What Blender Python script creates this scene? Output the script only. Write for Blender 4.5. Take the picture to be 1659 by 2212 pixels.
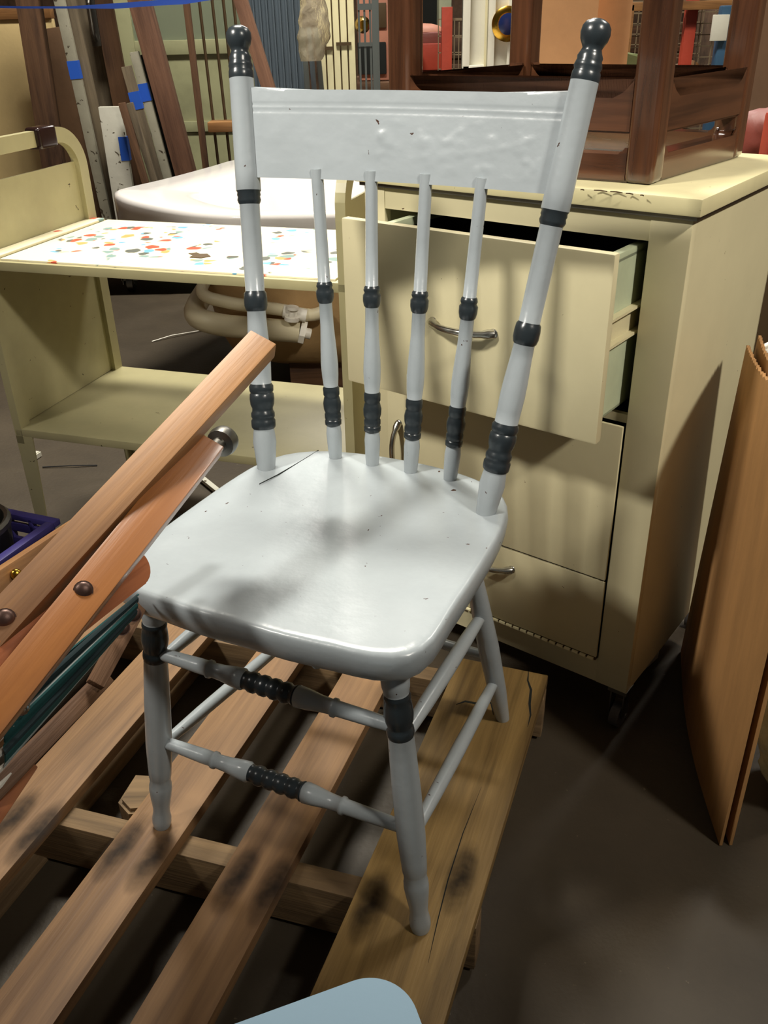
import bpy, bmesh, math, random
from mathutils import Vector, Matrix, noise
random.seed(7)
R = math.radians
SC = bpy.context.scene
COL = SC.collection
for o in list(bpy.data.objects): bpy.data.objects.remove(o)

# ------------------------------------------------------------------ camera
F_PX, W_PX, H_PX = 1934.5, 1659, 2212
CAM = Vector((0, 0, 1.187))
_th, _ro = R(29.218), R(-1.385)
_fw = Vector((0, math.cos(_th), -math.sin(_th))); _up0 = Vector((0, math.sin(_th), math.cos(_th))); _rt0 = Vector((1, 0, 0))
_rt = _rt0*math.cos(_ro)+_up0*math.sin(_ro); _up = -_rt0*math.sin(_ro)+_up0*math.cos(_ro)
cd = bpy.data.cameras.new('camera'); cam = bpy.data.objects.new('camera', cd); COL.objects.link(cam)
cam.matrix_world = Matrix(((_rt.x, _up.x, -_fw.x, CAM.x), (_rt.y, _up.y, -_fw.y, CAM.y), (_rt.z, _up.z, -_fw.z, CAM.z), (0, 0, 0, 1)))
cd.sensor_fit = 'HORIZONTAL'; cd.sensor_width = 36; cd.lens = F_PX/W_PX*36; cd.clip_start = .02
SC.camera = cam

# ------------------------------------------------------------------ light
w = bpy.data.worlds.new('world'); SC.world = w; w.use_nodes = True
w.node_tree.nodes['Background'].inputs[0].default_value = (1, .95, .86, 1)
w.node_tree.nodes['Background'].inputs[1].default_value = .05
SC.view_settings.view_transform = 'Standard'; SC.view_settings.look = 'None'
SC.view_settings.exposure = 0; SC.view_settings.gamma = 1; SC.view_settings.use_curve_mapping = False
def lamp(loc, tgt, sx, sy, e, col, spread=180):
    l = bpy.data.lights.new('ceiling_lamp', 'AREA'); l.shape = 'RECTANGLE'; l.size = sx; l.size_y = sy; l.energy = e; l.color = col; l.spread = R(spread)
    o = bpy.data.objects.new('ceiling_lamp', l); COL.objects.link(o); o.location = loc
    o.rotation_euler = (Vector(tgt)-Vector(loc)).to_track_quat('-Z', 'Y').to_euler()
lamp((-.4, 3.3, 4.2), (-.4, 2.4, 0), 1.2, .5, 235, (1, .95, .84))      # above the cart and the tub
lamp((2.6, 3.2, 4.0), (.4, 1.6, .5), .9, .3, 60, (1, .95, .86))
lamp((1.9, -.8, 3.3), (.5, 1.45, 1.0), .35, .25, 8, (1, .93, .82), 44)    # lamp behind the photographer, right; narrow spread added to leave the foreground dark
lamp((-2.2, .2, 3.2), (.05, 1.55, 1.0), .4, .3, 9, (1, .95, .86), 44)     # lamp, left; made-up narrow beam keeps its light off the foreground
lamp((.6, 7.2, 4.0), (.4, 5.6, .6), 2.0, .6, 110, (1, .95, .88))        # far aisle

# ------------------------------------------------------------------ materials
def nt(name):
    m = bpy.data.materials.new(name); m.use_nodes = True
    t = m.node_tree; return m, t, t.nodes['Principled BSDF']
def N(t, typ, **k):
    n = t.nodes.new(typ)
    for a, b in k.items():
        if hasattr(n, a): setattr(n, a, b)
        else: n.inputs[a].default_value = b
    return n
def L(t, a, b): t.links.new(a, b)
def s2l(c): return tuple(((x/255+.055)/1.055)**2.4 if x > 10 else x/255/12.92 for x in c)
def c4(c): return (*s2l(c), 1)
def ramp(t, stops):
    r = N(t, 'ShaderNodeValToRGB'); e = r.color_ramp.elements
    while len(e) < len(stops): e.new(.5)
    for x, (p, c) in zip(e, stops): x.position = p; x.color = c
    return r
def paint(name, rgb, rough=.4, chips=0, chip=(70, 50, 35), bump=.15, bscale=60, dirt=.12, metal=0, var=3, stretch=(1, 1, 1), cscale=38):
    m, t, p = nt(name)
    tc = N(t, 'ShaderNodeTexCoord'); mp = N(t, 'ShaderNodeMapping'); mp.inputs['Scale'].default_value = stretch
    L(t, tc.outputs['Object'], mp.inputs[0])
    n1 = N(t, 'ShaderNodeTexNoise', Scale=var, Detail=6, Roughness=.65); L(t, mp.outputs[0], n1.inputs[0])
    base = s2l(rgb); dk = tuple(x*(1-dirt*2) for x in base); lt = tuple(min(1, x*(1+dirt)) for x in base)
    r = ramp(t, [(.3, (*dk, 1)), (.62, (*lt, 1))]); L(t, n1.outputs[0], r.inputs[0])
    out = r.outputs[0]
    if chips:
        n2 = N(t, 'ShaderNodeTexNoise', Scale=cscale, Detail=3, Roughness=.55, Distortion=.6); L(t, tc.outputs['Object'], n2.inputs[0])
        th = .80-chips*.1
        r2 = ramp(t, [(th, (0, 0, 0, 1)), (th+.015, (1, 1, 1, 1))]); L(t, n2.outputs[0], r2.inputs[0])
        mx = N(t, 'ShaderNodeMix', data_type='RGBA'); L(t, r2.outputs[0], mx.inputs[0]); L(t, out, mx.inputs[6]); mx.inputs[7].default_value = c4(chip); out = mx.outputs[2]
    L(t, out, p.inputs['Base Color']); p.inputs['Roughness'].default_value = rough; p.inputs['Metallic'].default_value = metal
    if bump:
        n3 = N(t, 'ShaderNodeTexNoise', Scale=bscale, Detail=4); L(t, mp.outputs[0], n3.inputs[0])
        b = N(t, 'ShaderNodeBump', Strength=bump, Distance=.004); L(t, n3.outputs[0], b.inputs['Height']); L(t, b.outputs[0], p.inputs['Normal'])
    return m
def wood(name, c1, c2, rough=.5, grain=9, knots=0, bump=.2, coat=0):
    m, t, p = nt(name)                         # grain runs along the object's own x
    tc = N(t, 'ShaderNodeTexCoord'); oi = N(t, 'ShaderNodeObjectInfo')
    ad = N(t, 'ShaderNodeVectorMath', operation='ADD'); L(t, tc.outputs['Object'], ad.inputs[0])
    ml = N(t, 'ShaderNodeVectorMath', operation='SCALE'); cb = N(t, 'ShaderNodeCombineXYZ', X=3, Y=7, Z=5)
    L(t, cb.outputs[0], ml.inputs[0]); L(t, oi.outputs['Random'], ml.inputs['Scale']); L(t, ml.outputs[0], ad.inputs[1])
    mp = N(t, 'ShaderNodeMapping'); mp.inputs['Scale'].default_value = (.9, grain*1.6, grain*1.6); L(t, ad.outputs[0], mp.inputs[0])
    n1 = N(t, 'ShaderNodeTexNoise', Scale=2.4, Detail=8, Roughness=.62, Distortion=.5); L(t, mp.outputs[0], n1.inputs[0])
    n4 = N(t, 'ShaderNodeTexNoise', Scale=3.2, Detail=3); L(t, ad.outputs[0], n4.inputs[0])
    mm = N(t, 'ShaderNodeMath', operation='MULTIPLY_ADD'); L(t, n4.outputs[0], mm.inputs[0]); mm.inputs[1].default_value = .5; L(t, n1.outputs[0], mm.inputs[2])
    r = ramp(t, [(.55, c4(c1)), (.9, c4(c2))]); L(t, mm.outputs[0], r.inputs[0]); out = r.outputs[0]
    mp2 = N(t, 'ShaderNodeMapping'); mp2.inputs['Scale'].default_value = (12, 260, 260); L(t, ad.outputs[0], mp2.inputs[0])
    n5 = N(t, 'ShaderNodeTexNoise', Scale=1, Detail=4); L(t, mp2.outputs[0], n5.inputs[0])
    if knots:
        v = N(t, 'ShaderNodeTexVoronoi', Scale=3.1); L(t, ad.outputs[0], v.inputs[0])
        r3 = ramp(t, [(.05, (1, 1, 1, 1)), (.14, (0, 0, 0, 1))]); L(t, v.outputs['Distance'], r3.inputs[0])
        mx = N(t, 'ShaderNodeMix', data_type='RGBA'); L(t, r3.outputs[0], mx.inputs[0]); L(t, out, mx.inputs[6]); mx.inputs[7].default_value = c4((52, 34, 22)); out = mx.outputs[2]
    L(t, out, p.inputs['Base Color']); p.inputs['Roughness'].default_value = rough
    if coat: p.inputs['Coat Weight'].default_value = coat; p.inputs['Coat Roughness'].default_value = .15
    b = N(t, 'ShaderNodeBump', Strength=bump, Distance=.002); L(t, n5.outputs[0], b.inputs['Height']); L(t, b.outputs[0], p.inputs['Normal'])
    return m
def plain(name, rgb, rough=.5, metal=0, **k):
    m, t, p = nt(name); p.inputs['Base Color'].default_value = c4(rgb); p.inputs['Roughness'].default_value = rough; p.inputs['Metallic'].default_value = metal
    n = N(t, 'ShaderNodeTexNoise', Scale=45, Detail=3); b = N(t, 'ShaderNodeBump', Strength=.08, Distance=.002); L(t, n.outputs[0], b.inputs['Height']); L(t, b.outputs[0], p.inputs['Normal'])
    for a, v in k.items(): p.inputs[a].default_value = v
    return m

M = {}
M['blue'] = paint('pale_blue_paint', (163, 171, 175), .27, .75, (70, 46, 34), .3, 26, .04, var=5, cscale=75)
M['band'] = paint('charcoal_paint', (42, 49, 53), .28, .35, (150, 135, 110), .2, 40, .1)
M['cream'] = paint('cream_enamel', (202, 193, 156), .42, .5, (74, 50, 30), .12, 14, .05, var=2.2, cscale=85)
M['creamtop'] = paint('cream_enamel_top', (202, 193, 150), .42, .65, (90, 66, 40), .12, 16, .07, var=3, cscale=70)
M['olive'] = paint('olive_cream_enamel', (170, 163, 124), .4, .8, (70, 62, 34), .12, 16, .08, var=2.5, cscale=50)
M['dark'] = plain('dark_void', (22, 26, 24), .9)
M['green'] = paint('green_grey_enamel', (172, 180, 150), .5, .3, (50, 45, 30), .1)
M['chrome'] = plain('worn_chrome', (190, 188, 180), .22, 1)
M['steel'] = plain('dull_steel', (120, 118, 112), .38, 1)
M['bronze'] = plain('brown_rivet', (92, 70, 62), .38, .6)
M['rubber'] = plain('black_rubber', (34, 34, 35), .6)
M['wheel'] = plain('grey_caster_rubber', (84, 80, 78), .5)
M['gloss'] = plain('black_gloss', (40, 26, 24), .15)
M['porcelain'] = plain('white_acrylic', (235, 231, 228), .12)
M['shell'] = paint('tan_fibre_shell', (178, 146, 100), .6, 0, bump=.3, dirt=.08)
M['pvc'] = plain('ivory_plastic_pipe', (214, 204, 172), .4)
M['valve'] = plain('white_plastic', (230, 226, 214), .4)
M['pallet'] = wood('pallet_pine', (106, 78, 52), (144, 110, 74), .65, 12, 1, .35)
M['yellow'] = wood('yellow_pallet_board', (100, 78, 42), (158, 128, 76), .62, 9, 1, .35)
M['stringer'] = wood('old_pallet_oak', (86, 68, 46), (140, 114, 80), .75, 8, 0, .5)
M['darkwood'] = wood('dark_lacquered_wood', (44, 26, 18), (92, 58, 38), .16, 10, 0, .05, 1.0)
M['orange'] = wood('honey_varnished_wood', (132, 78, 30), (168, 106, 46), .4, 6, 0, .12, .3)
M['tanbar'] = wood('worn_beech', (112, 76, 44), (164, 118, 70), .5, 7, 0, .15)
M['redbar'] = wood('reddish_varnished_wood', (128, 72, 42), (178, 108, 66), .42, 7, 0, .12, .2)
M['greyplank'] = wood('weathered_grey_wood', (74, 64, 50), (124, 110, 88), .8, 6, 0, .5)
M['brownplank'] = wood('brown_timber', (62, 40, 26), (112, 80, 54), .75, 6, 0, .5)
M['redplank'] = wood('red_brown_timber', (84, 56, 42), (128, 92, 70), .7, 7, 0, .4)
M['whitetrim'] = paint('chipped_white_paint', (206, 204, 190), .6, 1.4, (86, 76, 58), .2, 30, .08)
M['greytrim'] = paint('grey_white_paint', (158, 154, 136), .6, 1.3, (70, 60, 44), .2, 30, .12)
M['tape'] = plain('blue_tape', (36, 92, 200), .6)
M['tapeline'] = plain('blue_ribbon', (70, 110, 235), .35)
M['creamboard'] = paint('cream_door_paint', (226, 200, 144), .5, .2, dirt=.05)
M['brownboard'] = paint('brown_board', (128, 98, 72), .7, .3, (60, 45, 30), dirt=.15)
M['palegreen'] = paint('pale_green_paint', (158, 158, 122), .45, .6, (96, 80, 56), .2, 12, .12)
M['bluegrey'] = paint('blue_grey_sheet', (84, 96, 106), .5, 0, dirt=.1, stretch=(1, 1, .2))
M['rod'] = plain('rusty_rod', (86, 68, 44), .6, .3)
M['greyrod'] = plain('grey_painted_rod', (84, 90, 88), .5)
M['shutter'] = paint('butter_paint', (226, 218, 176), .5, .3, (120, 100, 70), dirt=.05)
M['brass'] = plain('brass', (190, 150, 60), .2, 1)
M['pink'] = paint('pink_brown_shell', (190, 128, 104), .6, .3, dirt=.15)
M['red'] = paint('red_enamel', (176, 66, 46), .5, .5, (70, 40, 30), dirt=.12)
M['maroon'] = paint('maroon_enamel', (124, 56, 44), .5, .3, dirt=.15)
M['white'] = paint('white_paint', (224, 222, 206), .45, .2, dirt=.04)
M['navy'] = plain('navy_porcelain', (28, 40, 84), .15)
M['board'] = paint('tan_fibreboard', (216, 162, 112), .7, 0, dirt=.07, bump=.3, bscale=30)
M['card'] = paint('corrugated_cardboard', (168, 124, 74), .8, 0, dirt=.1, bump=.15, bscale=18, stretch=(1, 6, 1))
M['oliveiron'] = paint('olive_iron', (118, 126, 84), .5, .5, (60, 50, 34), dirt=.1)
M['wire'] = plain('tan_wire', (140, 124, 98), .5, .3)
M['bluepost'] = paint('blue_enamel', (50, 84, 112), .5, .3, dirt=.1)
M['junk'] = paint('brown_clutter', (96, 74, 56), .8, 0, dirt=.3, var=8)
M['crate'] = plain('indigo_plastic', (58, 52, 112), .4)
M['skyseat'] = plain('pale_blue_gloss', (120, 146, 164), .6, **{'Specular IOR Level': .25})
M['floor'] = None

def floor_mat():
    m, t, p = nt('worn_concrete')
    tc = N(t, 'ShaderNodeTexCoord')
    n1 = N(t, 'ShaderNodeTexNoise', Scale=1.3, Detail=8, Roughness=.7); L(t, tc.outputs['Object'], n1.inputs[0])
    n2 = N(t, 'ShaderNodeTexNoise', Scale=90, Detail=3); L(t, tc.outputs['Object'], n2.inputs[0])
    r = ramp(t, [(.32, c4((56, 48, 37))), (.66, c4((78, 68, 53)))]); L(t, n1.outputs[0], r.inputs[0])
    r2 = ramp(t, [(.72, (0, 0, 0, 1)), (.76, (1, 1, 1, 1))]); L(t, n2.outputs[0], r2.inputs[0])
    mx = N(t, 'ShaderNodeMix', data_type='RGBA'); L(t, r2.outputs[0], mx.inputs[0]); L(t, r.outputs[0], mx.inputs[6]); mx.inputs[7].default_value = c4((98, 88, 70))
    n3 = N(t, 'ShaderNodeTexVoronoi', Scale=.9, feature='DISTANCE_TO_EDGE'); L(t, n1.outputs['Color'], n3.inputs[0])
    L(t, mx.outputs[2], p.inputs['Base Color']); p.inputs['Roughness'].default_value = .6
    b = N(t, 'ShaderNodeBump', Strength=.25, Distance=.004); L(t, n2.outputs[0], b.inputs['Height']); L(t, b.outputs[0], p.inputs['Normal'])
    return m
M['floor'] = floor_mat()
def tray_mat():
    m, t, p = nt('printed_tray_lining')
    tc = N(t, 'ShaderNodeTexCoord'); n0 = N(t, 'ShaderNodeTexNoise', Scale=26, Detail=2); L(t, tc.outputs['Object'], n0.inputs[0])
    ad = N(t, 'ShaderNodeMix', data_type='VECTOR'); ad.inputs[0].default_value = .03; L(t, tc.outputs['Object'], ad.inputs[4]); L(t, n0.outputs['Color'], ad.inputs[5])
    v = N(t, 'ShaderNodeTexVoronoi', Scale=30); L(t, ad.outputs[1], v.inputs[0])
    sp = N(t, 'ShaderNodeSeparateColor'); L(t, v.outputs['Color'], sp.inputs[0])
    pal = ramp(t, [(0, c4((205, 84, 60))), (.22, c4((110, 170, 205))), (.45, c4((96, 100, 92))), (.62, c4((226, 160, 96))), (.8, c4((128, 156, 150)))]); pal.color_ramp.interpolation = 'CONSTANT'
    L(t, sp.outputs[0], pal.inputs[0])
    cl = N(t, 'ShaderNodeTexNoise', Scale=8.5, Detail=1); L(t, tc.outputs['Object'], cl.inputs[0])
    rc = ramp(t, [(.50, (0, 0, 0, 1)), (.52, (1, 1, 1, 1))]); L(t, cl.outputs[0], rc.inputs[0])
    r1 = ramp(t, [(.42, (1, 1, 1, 1)), (.46, (0, 0, 0, 1))]); L(t, v.outputs['Distance'], r1.inputs[0])
    mm = N(t, 'ShaderNodeMath', operation='MULTIPLY'); L(t, rc.outputs[0], mm.inputs[0]); L(t, r1.outputs[0], mm.inputs[1])
    mx = N(t, 'ShaderNodeMix', data_type='RGBA'); L(t, mm.outputs[0], mx.inputs[0]); mx.inputs[6].default_value = c4((236, 228, 196)); L(t, pal.outputs[0], mx.inputs[7])
    nb = N(t, 'ShaderNodeTexNoise', Scale=7, Detail=5, Roughness=.7); nb.noise_dimensions = '4D'; nb.inputs['W'].default_value = 3.1; L(t, tc.outputs['Object'], nb.inputs[0])
    rb = ramp(t, [(.67, (0, 0, 0, 1)), (.68, (1, 1, 1, 1))]); L(t, nb.outputs[0], rb.inputs[0])
    m2 = N(t, 'ShaderNodeMix', data_type='RGBA'); L(t, rb.outputs[0], m2.inputs[0]); L(t, mx.outputs[2], m2.inputs[6]); m2.inputs[7].default_value = c4((122, 100, 66))
    L(t, m2.outputs[2], p.inputs['Base Color']); p.inputs['Roughness'].default_value = .4
    return m
M['tray'] = tray_mat()
def film_mat(name, tint, a):
    m, t, p = nt(name); p.inputs['Base Color'].default_value = c4(tint); p.inputs['Roughness'].default_value = .15; p.inputs['Transmission Weight'].default_value = a; p.inputs['IOR'].default_value = 1.08
    n = N(t, 'ShaderNodeTexNoise', Scale=22, Detail=4); b = N(t, 'ShaderNodeBump', Strength=.35, Distance=.02); L(t, n.outputs[0], b.inputs['Height']); L(t, b.outputs[0], p.inputs['Normal'])
    return m
M['film'] = film_mat('clear_plastic_film', (250, 240, 214), .8)
def glass_mat():
    m, t, p = nt('old_window_glass'); p.inputs['Base Color'].default_value = c4((176, 186, 160)); p.inputs['Roughness'].default_value = .12; p.inputs['Transmission Weight'].default_value = .6; p.inputs['IOR'].default_value = 1.4
    return m
M['glass'] = glass_mat()

# ------------------------------------------------------------------ helpers
WM = {}
class G:
    def __init__(s): s.b = bmesh.new()
    def box(s, x0, x1, y0, y1, z0, z1, mi=0, bev=0, Mx=None, seg=2):
        r = bmesh.ops.create_cube(s.b, size=1); vs = r['verts']
        c = Matrix.Translation(((x0+x1)/2, (y0+y1)/2, (z0+z1)/2)) @ Matrix.Diagonal((abs(x1-x0), abs(y1-y0), abs(z1-z0), 1))
        if Mx: c = Mx @ c
        bmesh.ops.transform(s.b, matrix=c, verts=vs)
        fs = {f for v in vs for f in v.link_faces}
        for f in fs: f.material_index = mi
        if bev:
            es = list({e for v in vs for e in v.link_edges})
            bmesh.ops.bevel(s.b, geom=es, offset=bev, segments=seg, affect='EDGES', profile=.6, material=-1)
        return s
    def lathe(s, A, B, prof, n=20, mi=0, cap=True):
        """prof: (t, radius[, mat]) along A->B"""
        A, B = Vector(A), Vector(B); d = B-A; q = d.to_track_quat('Z', 'Y').to_matrix(); ux, uy = q.col[0], q.col[1]
        rings = []
        for p in prof:
            c = A+d*p[0]
            rings.append([s.b.verts.new(c+(ux*math.cos(2*math.pi*k/n)+uy*math.sin(2*math.pi*k/n))*p[1]) for k in range(n)])
        for i in range(len(rings)-1):
            m_ = prof[i][2] if len(prof[i]) > 2 else mi
            for k in range(n):
                f = s.b.faces.new((rings[i][k], rings[i][(k+1) % n], rings[i+1][(k+1) % n], rings[i+1][k])); f.material_index = m_
        if cap:
            for rg, m_ in ((rings[0], prof[0]), (rings[-1], prof[-2])):
                f = s.b.faces.new(rg); f.material_index = m_[2] if len(m_) > 2 else mi
        return s
    def tube(s, pts, r, n=10, mi=0, closed=False):
        pts = [Vector(p) for p in pts]; k = len(pts); rings = []; pu = None
        for i, p in enumerate(pts):
            a = pts[i-1] if (i > 0 or closed) else p; b = pts[(i+1) % k] if (i < k-1 or closed) else p
            d = (b-a).normalized()
            u = pu-d*pu.dot(d) if pu else d.orthogonal()
            if u.length < 1e-5: u = d.orthogonal()
            u.normalize(); pu = u; v = d.cross(u); rr = r[i] if isinstance(r, (list, tuple)) else r
            rings.append([s.b.verts.new(p+(u*math.cos(2*math.pi*j/n)+v*math.sin(2*math.pi*j/n))*rr) for j in range(n)])
        for i in range(k if closed else k-1):
            a, b = rings[i], rings[(i+1) % k]
            for j in range(n):
                f = s.b.faces.new((a[j], a[(j+1) % n], b[(j+1) % n], b[j])); f.material_index = mi
        if not closed:
            for rg in (rings[0], rings[-1]): s.b.faces.new(rg).material_index = mi
        return s
    def prism(s, poly, h0, h1, Mx=None, mi=0, bev=0):
        """poly in xy extruded along z from h0 to h1"""
        lo = [s.b.verts.new((x, y, h0)) for x, y in poly]; hi = [s.b.verts.new((x, y, h1)) for x, y in poly]; n = len(poly)
        fs = [s.b.faces.new(lo[::-1]), s.b.faces.new(hi)]
        for i in range(n): fs.append(s.b.faces.new((lo[i], lo[(i+1) % n], hi[(i+1) % n], hi[i])))
        for f in fs: f.material_index = mi
        if bev:
            es = list({e for f in fs[:2] for e in f.edges}); bmesh.ops.bevel(s.b, geom=es, offset=bev, segments=2, affect='EDGES', material=-1)
            # new verts not tracked; only use bev without Mx in shared meshes
        elif Mx: bmesh.ops.transform(s.b, matrix=Mx, verts=lo+hi)
        if bev and Mx: bmesh.ops.transform(s.b, matrix=Mx, verts=s.b.verts[:])
        return s
    def grid(s, f, nu, nv, mi=0, th=0):
        vs = [[s.b.verts.new(f(i/nu, j/nv)) for j in range(nv+1)] for i in range(nu+1)]
        for i in range(nu):
            for j in range(nv):
                s.b.faces.new((vs[i][j], vs[i+1][j], vs[i+1][j+1], vs[i][j+1])).material_index = mi
        if th:
            bmesh.ops.recalc_face_normals(s.b, faces=s.b.faces[:]); bmesh.ops.solidify(s.b, geom=s.b.faces[:], thickness=th)
        return s
    def ball(s, c, r, mi=0, sc=(1, 1, 1), Mx=None, u=14, v=8):
        rr = bmesh.ops.create_uvsphere(s.b, u_segments=u, v_segments=v, radius=r)
        m = Matrix.Translation(c) @ (Mx or Matrix()) @ Matrix.Diagonal((*sc, 1)); bmesh.ops.transform(s.b, matrix=m, verts=rr['verts'])
        for vv in rr['verts']:
            for f in vv.link_faces: f.material_index = mi
        return s
def mesh(name, g, mats, parent=None, Mw=None, label=None, kind=None, smooth=40):
    bmesh.ops.recalc_face_normals(g.b, faces=g.b.faces[:])
    me = bpy.data.meshes.new(name); g.b.to_mesh(me); g.b.free()
    if not isinstance(mats, (list, tuple)): mats = [mats]
    for m in mats: me.materials.append(M[m] if isinstance(m, str) else m)
    me.polygons.foreach_set('use_smooth', [True]*len(me.polygons)); me.set_sharp_from_angle(angle=R(smooth))
    o = bpy.data.objects.new(name, me); COL.objects.link(o)
    Mw_ = Mw if Mw is not None else (WM[parent.name] if parent is not None else Matrix())
    if parent is not None: o.parent = parent; o.matrix_basis = WM[parent.name].inverted() @ Mw_
    else: o.matrix_basis = Mw_
    WM[o.name] = Mw_
    if label: o['label'] = label
    if kind: o['kind'] = kind
    return o
def tag(o, label, cat, group=None):
    o['label'] = label; o['category'] = cat
    if group: o['group'] = group
    return o
def root(name, label, cat, loc=(0, 0, 0), rz=0, group=None):
    o = bpy.data.objects.new(name, None); COL.objects.link(o); o.empty_display_size = .05
    m = Matrix.Translation(loc) @ Matrix.Rotation(R(rz), 4, 'Z'); o.matrix_basis = m; WM[o.name] = m
    return tag(o, label, cat, group)
def axes(A, B, up=(0, 0, 1)):
    A, B = Vector(A), Vector(B); x = (B-A).normalized(); u = Vector(up); y = u.cross(x)
    if y.length < 1e-4: y = Vector((0, 1, 0)).cross(x)
    y.normalize(); z = x.cross(y)
    return Matrix(((x.x, y.x, z.x, A.x), (x.y, y.y, z.y, A.y), (x.z, y.z, z.z, A.z), (0, 0, 0, 1))), (B-A).length
def bar(name, A, B, wd, th, mat, parent=None, up=(0, 0, 1), bev=.002, label=None, round_end=0, taper=1):
    """board from A to B: width wd across, thickness th along 'up'; own x axis runs along the grain"""
    mw, ln = axes(A, B, up); g = G()
    if round_end:
        r = wd/2; pts = [(0, -r), (ln-r, -r)]+[(ln-r+r*math.sin(a), -r*math.cos(a)) for a in [R(k) for k in range(15, 180, 15)]]+[(ln-r, r), (0, r)]
        g.prism(pts, -th/2, th/2, bev=bev)
    else:
        g.box(0, ln, -wd/2, wd/2, -th/2, th/2, 0, bev)
    return mesh(name, g, mat, parent, mw, label)
def at(u, v, Y):
    """point seen at (u, v) in the upright plane y = Y"""
    d = _fw*F_PX+_rt*(u-W_PX/2)-_up*(v-H_PX/2); return CAM+d*(Y/d.y)
def atz(u, v, z):
    d = _fw*F_PX+_rt*(u-W_PX/2)-_up*(v-H_PX/2); return CAM+d*((z-CAM.z)/d.z)
def atd(u, v, dist):
    d = _fw*F_PX+_rt*(u-W_PX/2)-_up*(v-H_PX/2); return CAM+d.normalized()*dist
def tofloor(A, B, z=0):
    A, B = Vector(A), Vector(B); d = B-A; return A+d*((z-A.z)/d.z)

# ------------------------------------------------------------------ structure
g = G(); g.box(-5, 5, -2, 9.5, -.1, 0); mesh('floor', g, 'floor', kind='structure')
g = G(); g.box(-5, 5, 9.5, 9.6, 0, 5); mesh('wall_back', g, 'junk', kind='structure')
g = G(); g.box(-5.1, -5, -2, 9.6, 0, 5); mesh('wall_left', g, 'brownboard', kind='structure')
g = G(); g.box(5, 5.1, -2, 9.6, 0, 5); mesh('wall_right', g, 'brownboard', kind='structure')
g = G(); g.box(-5.1, 5.1, -2, 9.6, 5, 5.1); mesh('ceiling', g, 'brownboard', kind='structure')

# ------------------------------------------------------------------ pallet
PA = -20.2
pl = root('shipping_pallet', 'worn wooden shipping pallet lying under the painted chair', 'pallet', (-.1, 1.0, 0), 0)
ca, sa = math.cos(R(69.8)), math.sin(R(69.8)); D = Vector((ca, sa, 0)); Cx = Vector((math.cos(R(-17.5)), math.sin(R(-17.5)), 0))
E0 = Vector((.214, 1.308, 0))          # middle of the far end of the right board
def pboard(cx, wd, near=1.12, far=0, z=.111, th=.022, nm='deck_board', mat='pallet'):
    # cx: distance of the board's centre line from the right board's, measured across
    P = E0+Cx*cx; A = P-D*near; B = P+D*far; A.z = B.z = z
    return bar(nm, A, B, wd, th, mat, pl, bev=.0025)
pboard(0, .168, mat='yellow'); pboard(-.232, .09, far=-.0); pboard(-.412, .093); pboard(-.62, .1, far=.01); pboard(-.82, .1)
for s in (.03, .515, 1.08):
    P = E0-D*s; A = P-Cx*.9; B = P+Cx*.085; A.z = B.z = .055
    bar('stringer', A, B, .038, .09, 'stringer', pl, bev=.003)
for cx in (-.66,):
    P = E0+Cx*cx; A = P-D*1.12; B = P.copy(); A.z = B.z = .006; bar('bottom_board', A, B, .09, .011, 'stringer', pl)
def stainm():
    m, t, p = nt('iron_stain'); tc = N(t, 'ShaderNodeTexCoord'); gr_ = N(t, 'ShaderNodeTexGradient', gradient_type='SPHERICAL')
    mp = N(t, 'ShaderNodeMapping'); mp.inputs['Scale'].default_value = (14.3, 42, 1); L(t, tc.outputs['Object'], mp.inputs[0]); L(t, mp.outputs[0], gr_.inputs[0])
    nn_ = N(t, 'ShaderNodeTexNoise', Scale=40, Detail=3); L(t, tc.outputs['Object'], nn_.inputs[0])
    mu = N(t, 'ShaderNodeMath', operation='MULTIPLY'); L(t, gr_.outputs['Fac'], mu.inputs[0]); L(t, nn_.outputs[0], mu.inputs[1])
    m2 = N(t, 'ShaderNodeMath', operation='MULTIPLY'); L(t, mu.outputs[0], m2.inputs[0]); m2.inputs[1].default_value = .95; m2.use_clamp = True
    L(t, m2.outputs[0], p.inputs['Alpha']); p.inputs['Base Color'].default_value = c4((30, 24, 20)); p.inputs['Roughness'].default_value = .8; return m
stain_mat = stainm()
# nail heads with their stains
for (u, v) in ((800, 1952), (995, 1895), (513, 1893), (588, 1917), (262, 1830), (330, 1852), (78, 1797), (27, 1768)):
    p = atz(u, v, .122); g = G(); g.lathe(p-Vector((0, 0, .004)), p+Vector((0, 0, .0008)), [(0, .0045), (1, .0045)], 10); mesh('nail_head', g, 'rubber', pl)
    g = G(); g.prism([(.07*math.cos(a), .024*math.sin(a)) for a in [R(k) for k in range(0, 360, 15)]], 0, .0003); mesh('nail_stain', g, stain_mat, pl, Matrix.Translation((p.x, p.y, .1221)) @ Matrix.Rotation(R(69.8), 4, 'Z'))
g = G(); p = atz(312, 1735, .04)
g.prism([(-.035, -.02), (-.012, -.045), (.03, -.04), (.045, .0), (.03, .035), (-.02, .04)], 0, .07, bev=.006)
tag(mesh('concrete_lump', g, 'stringer', None, Matrix.Translation((p.x, p.y, .0))), 'grey angular lump on the floor below the gap beside the front left chair leg', 'rubble')

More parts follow.
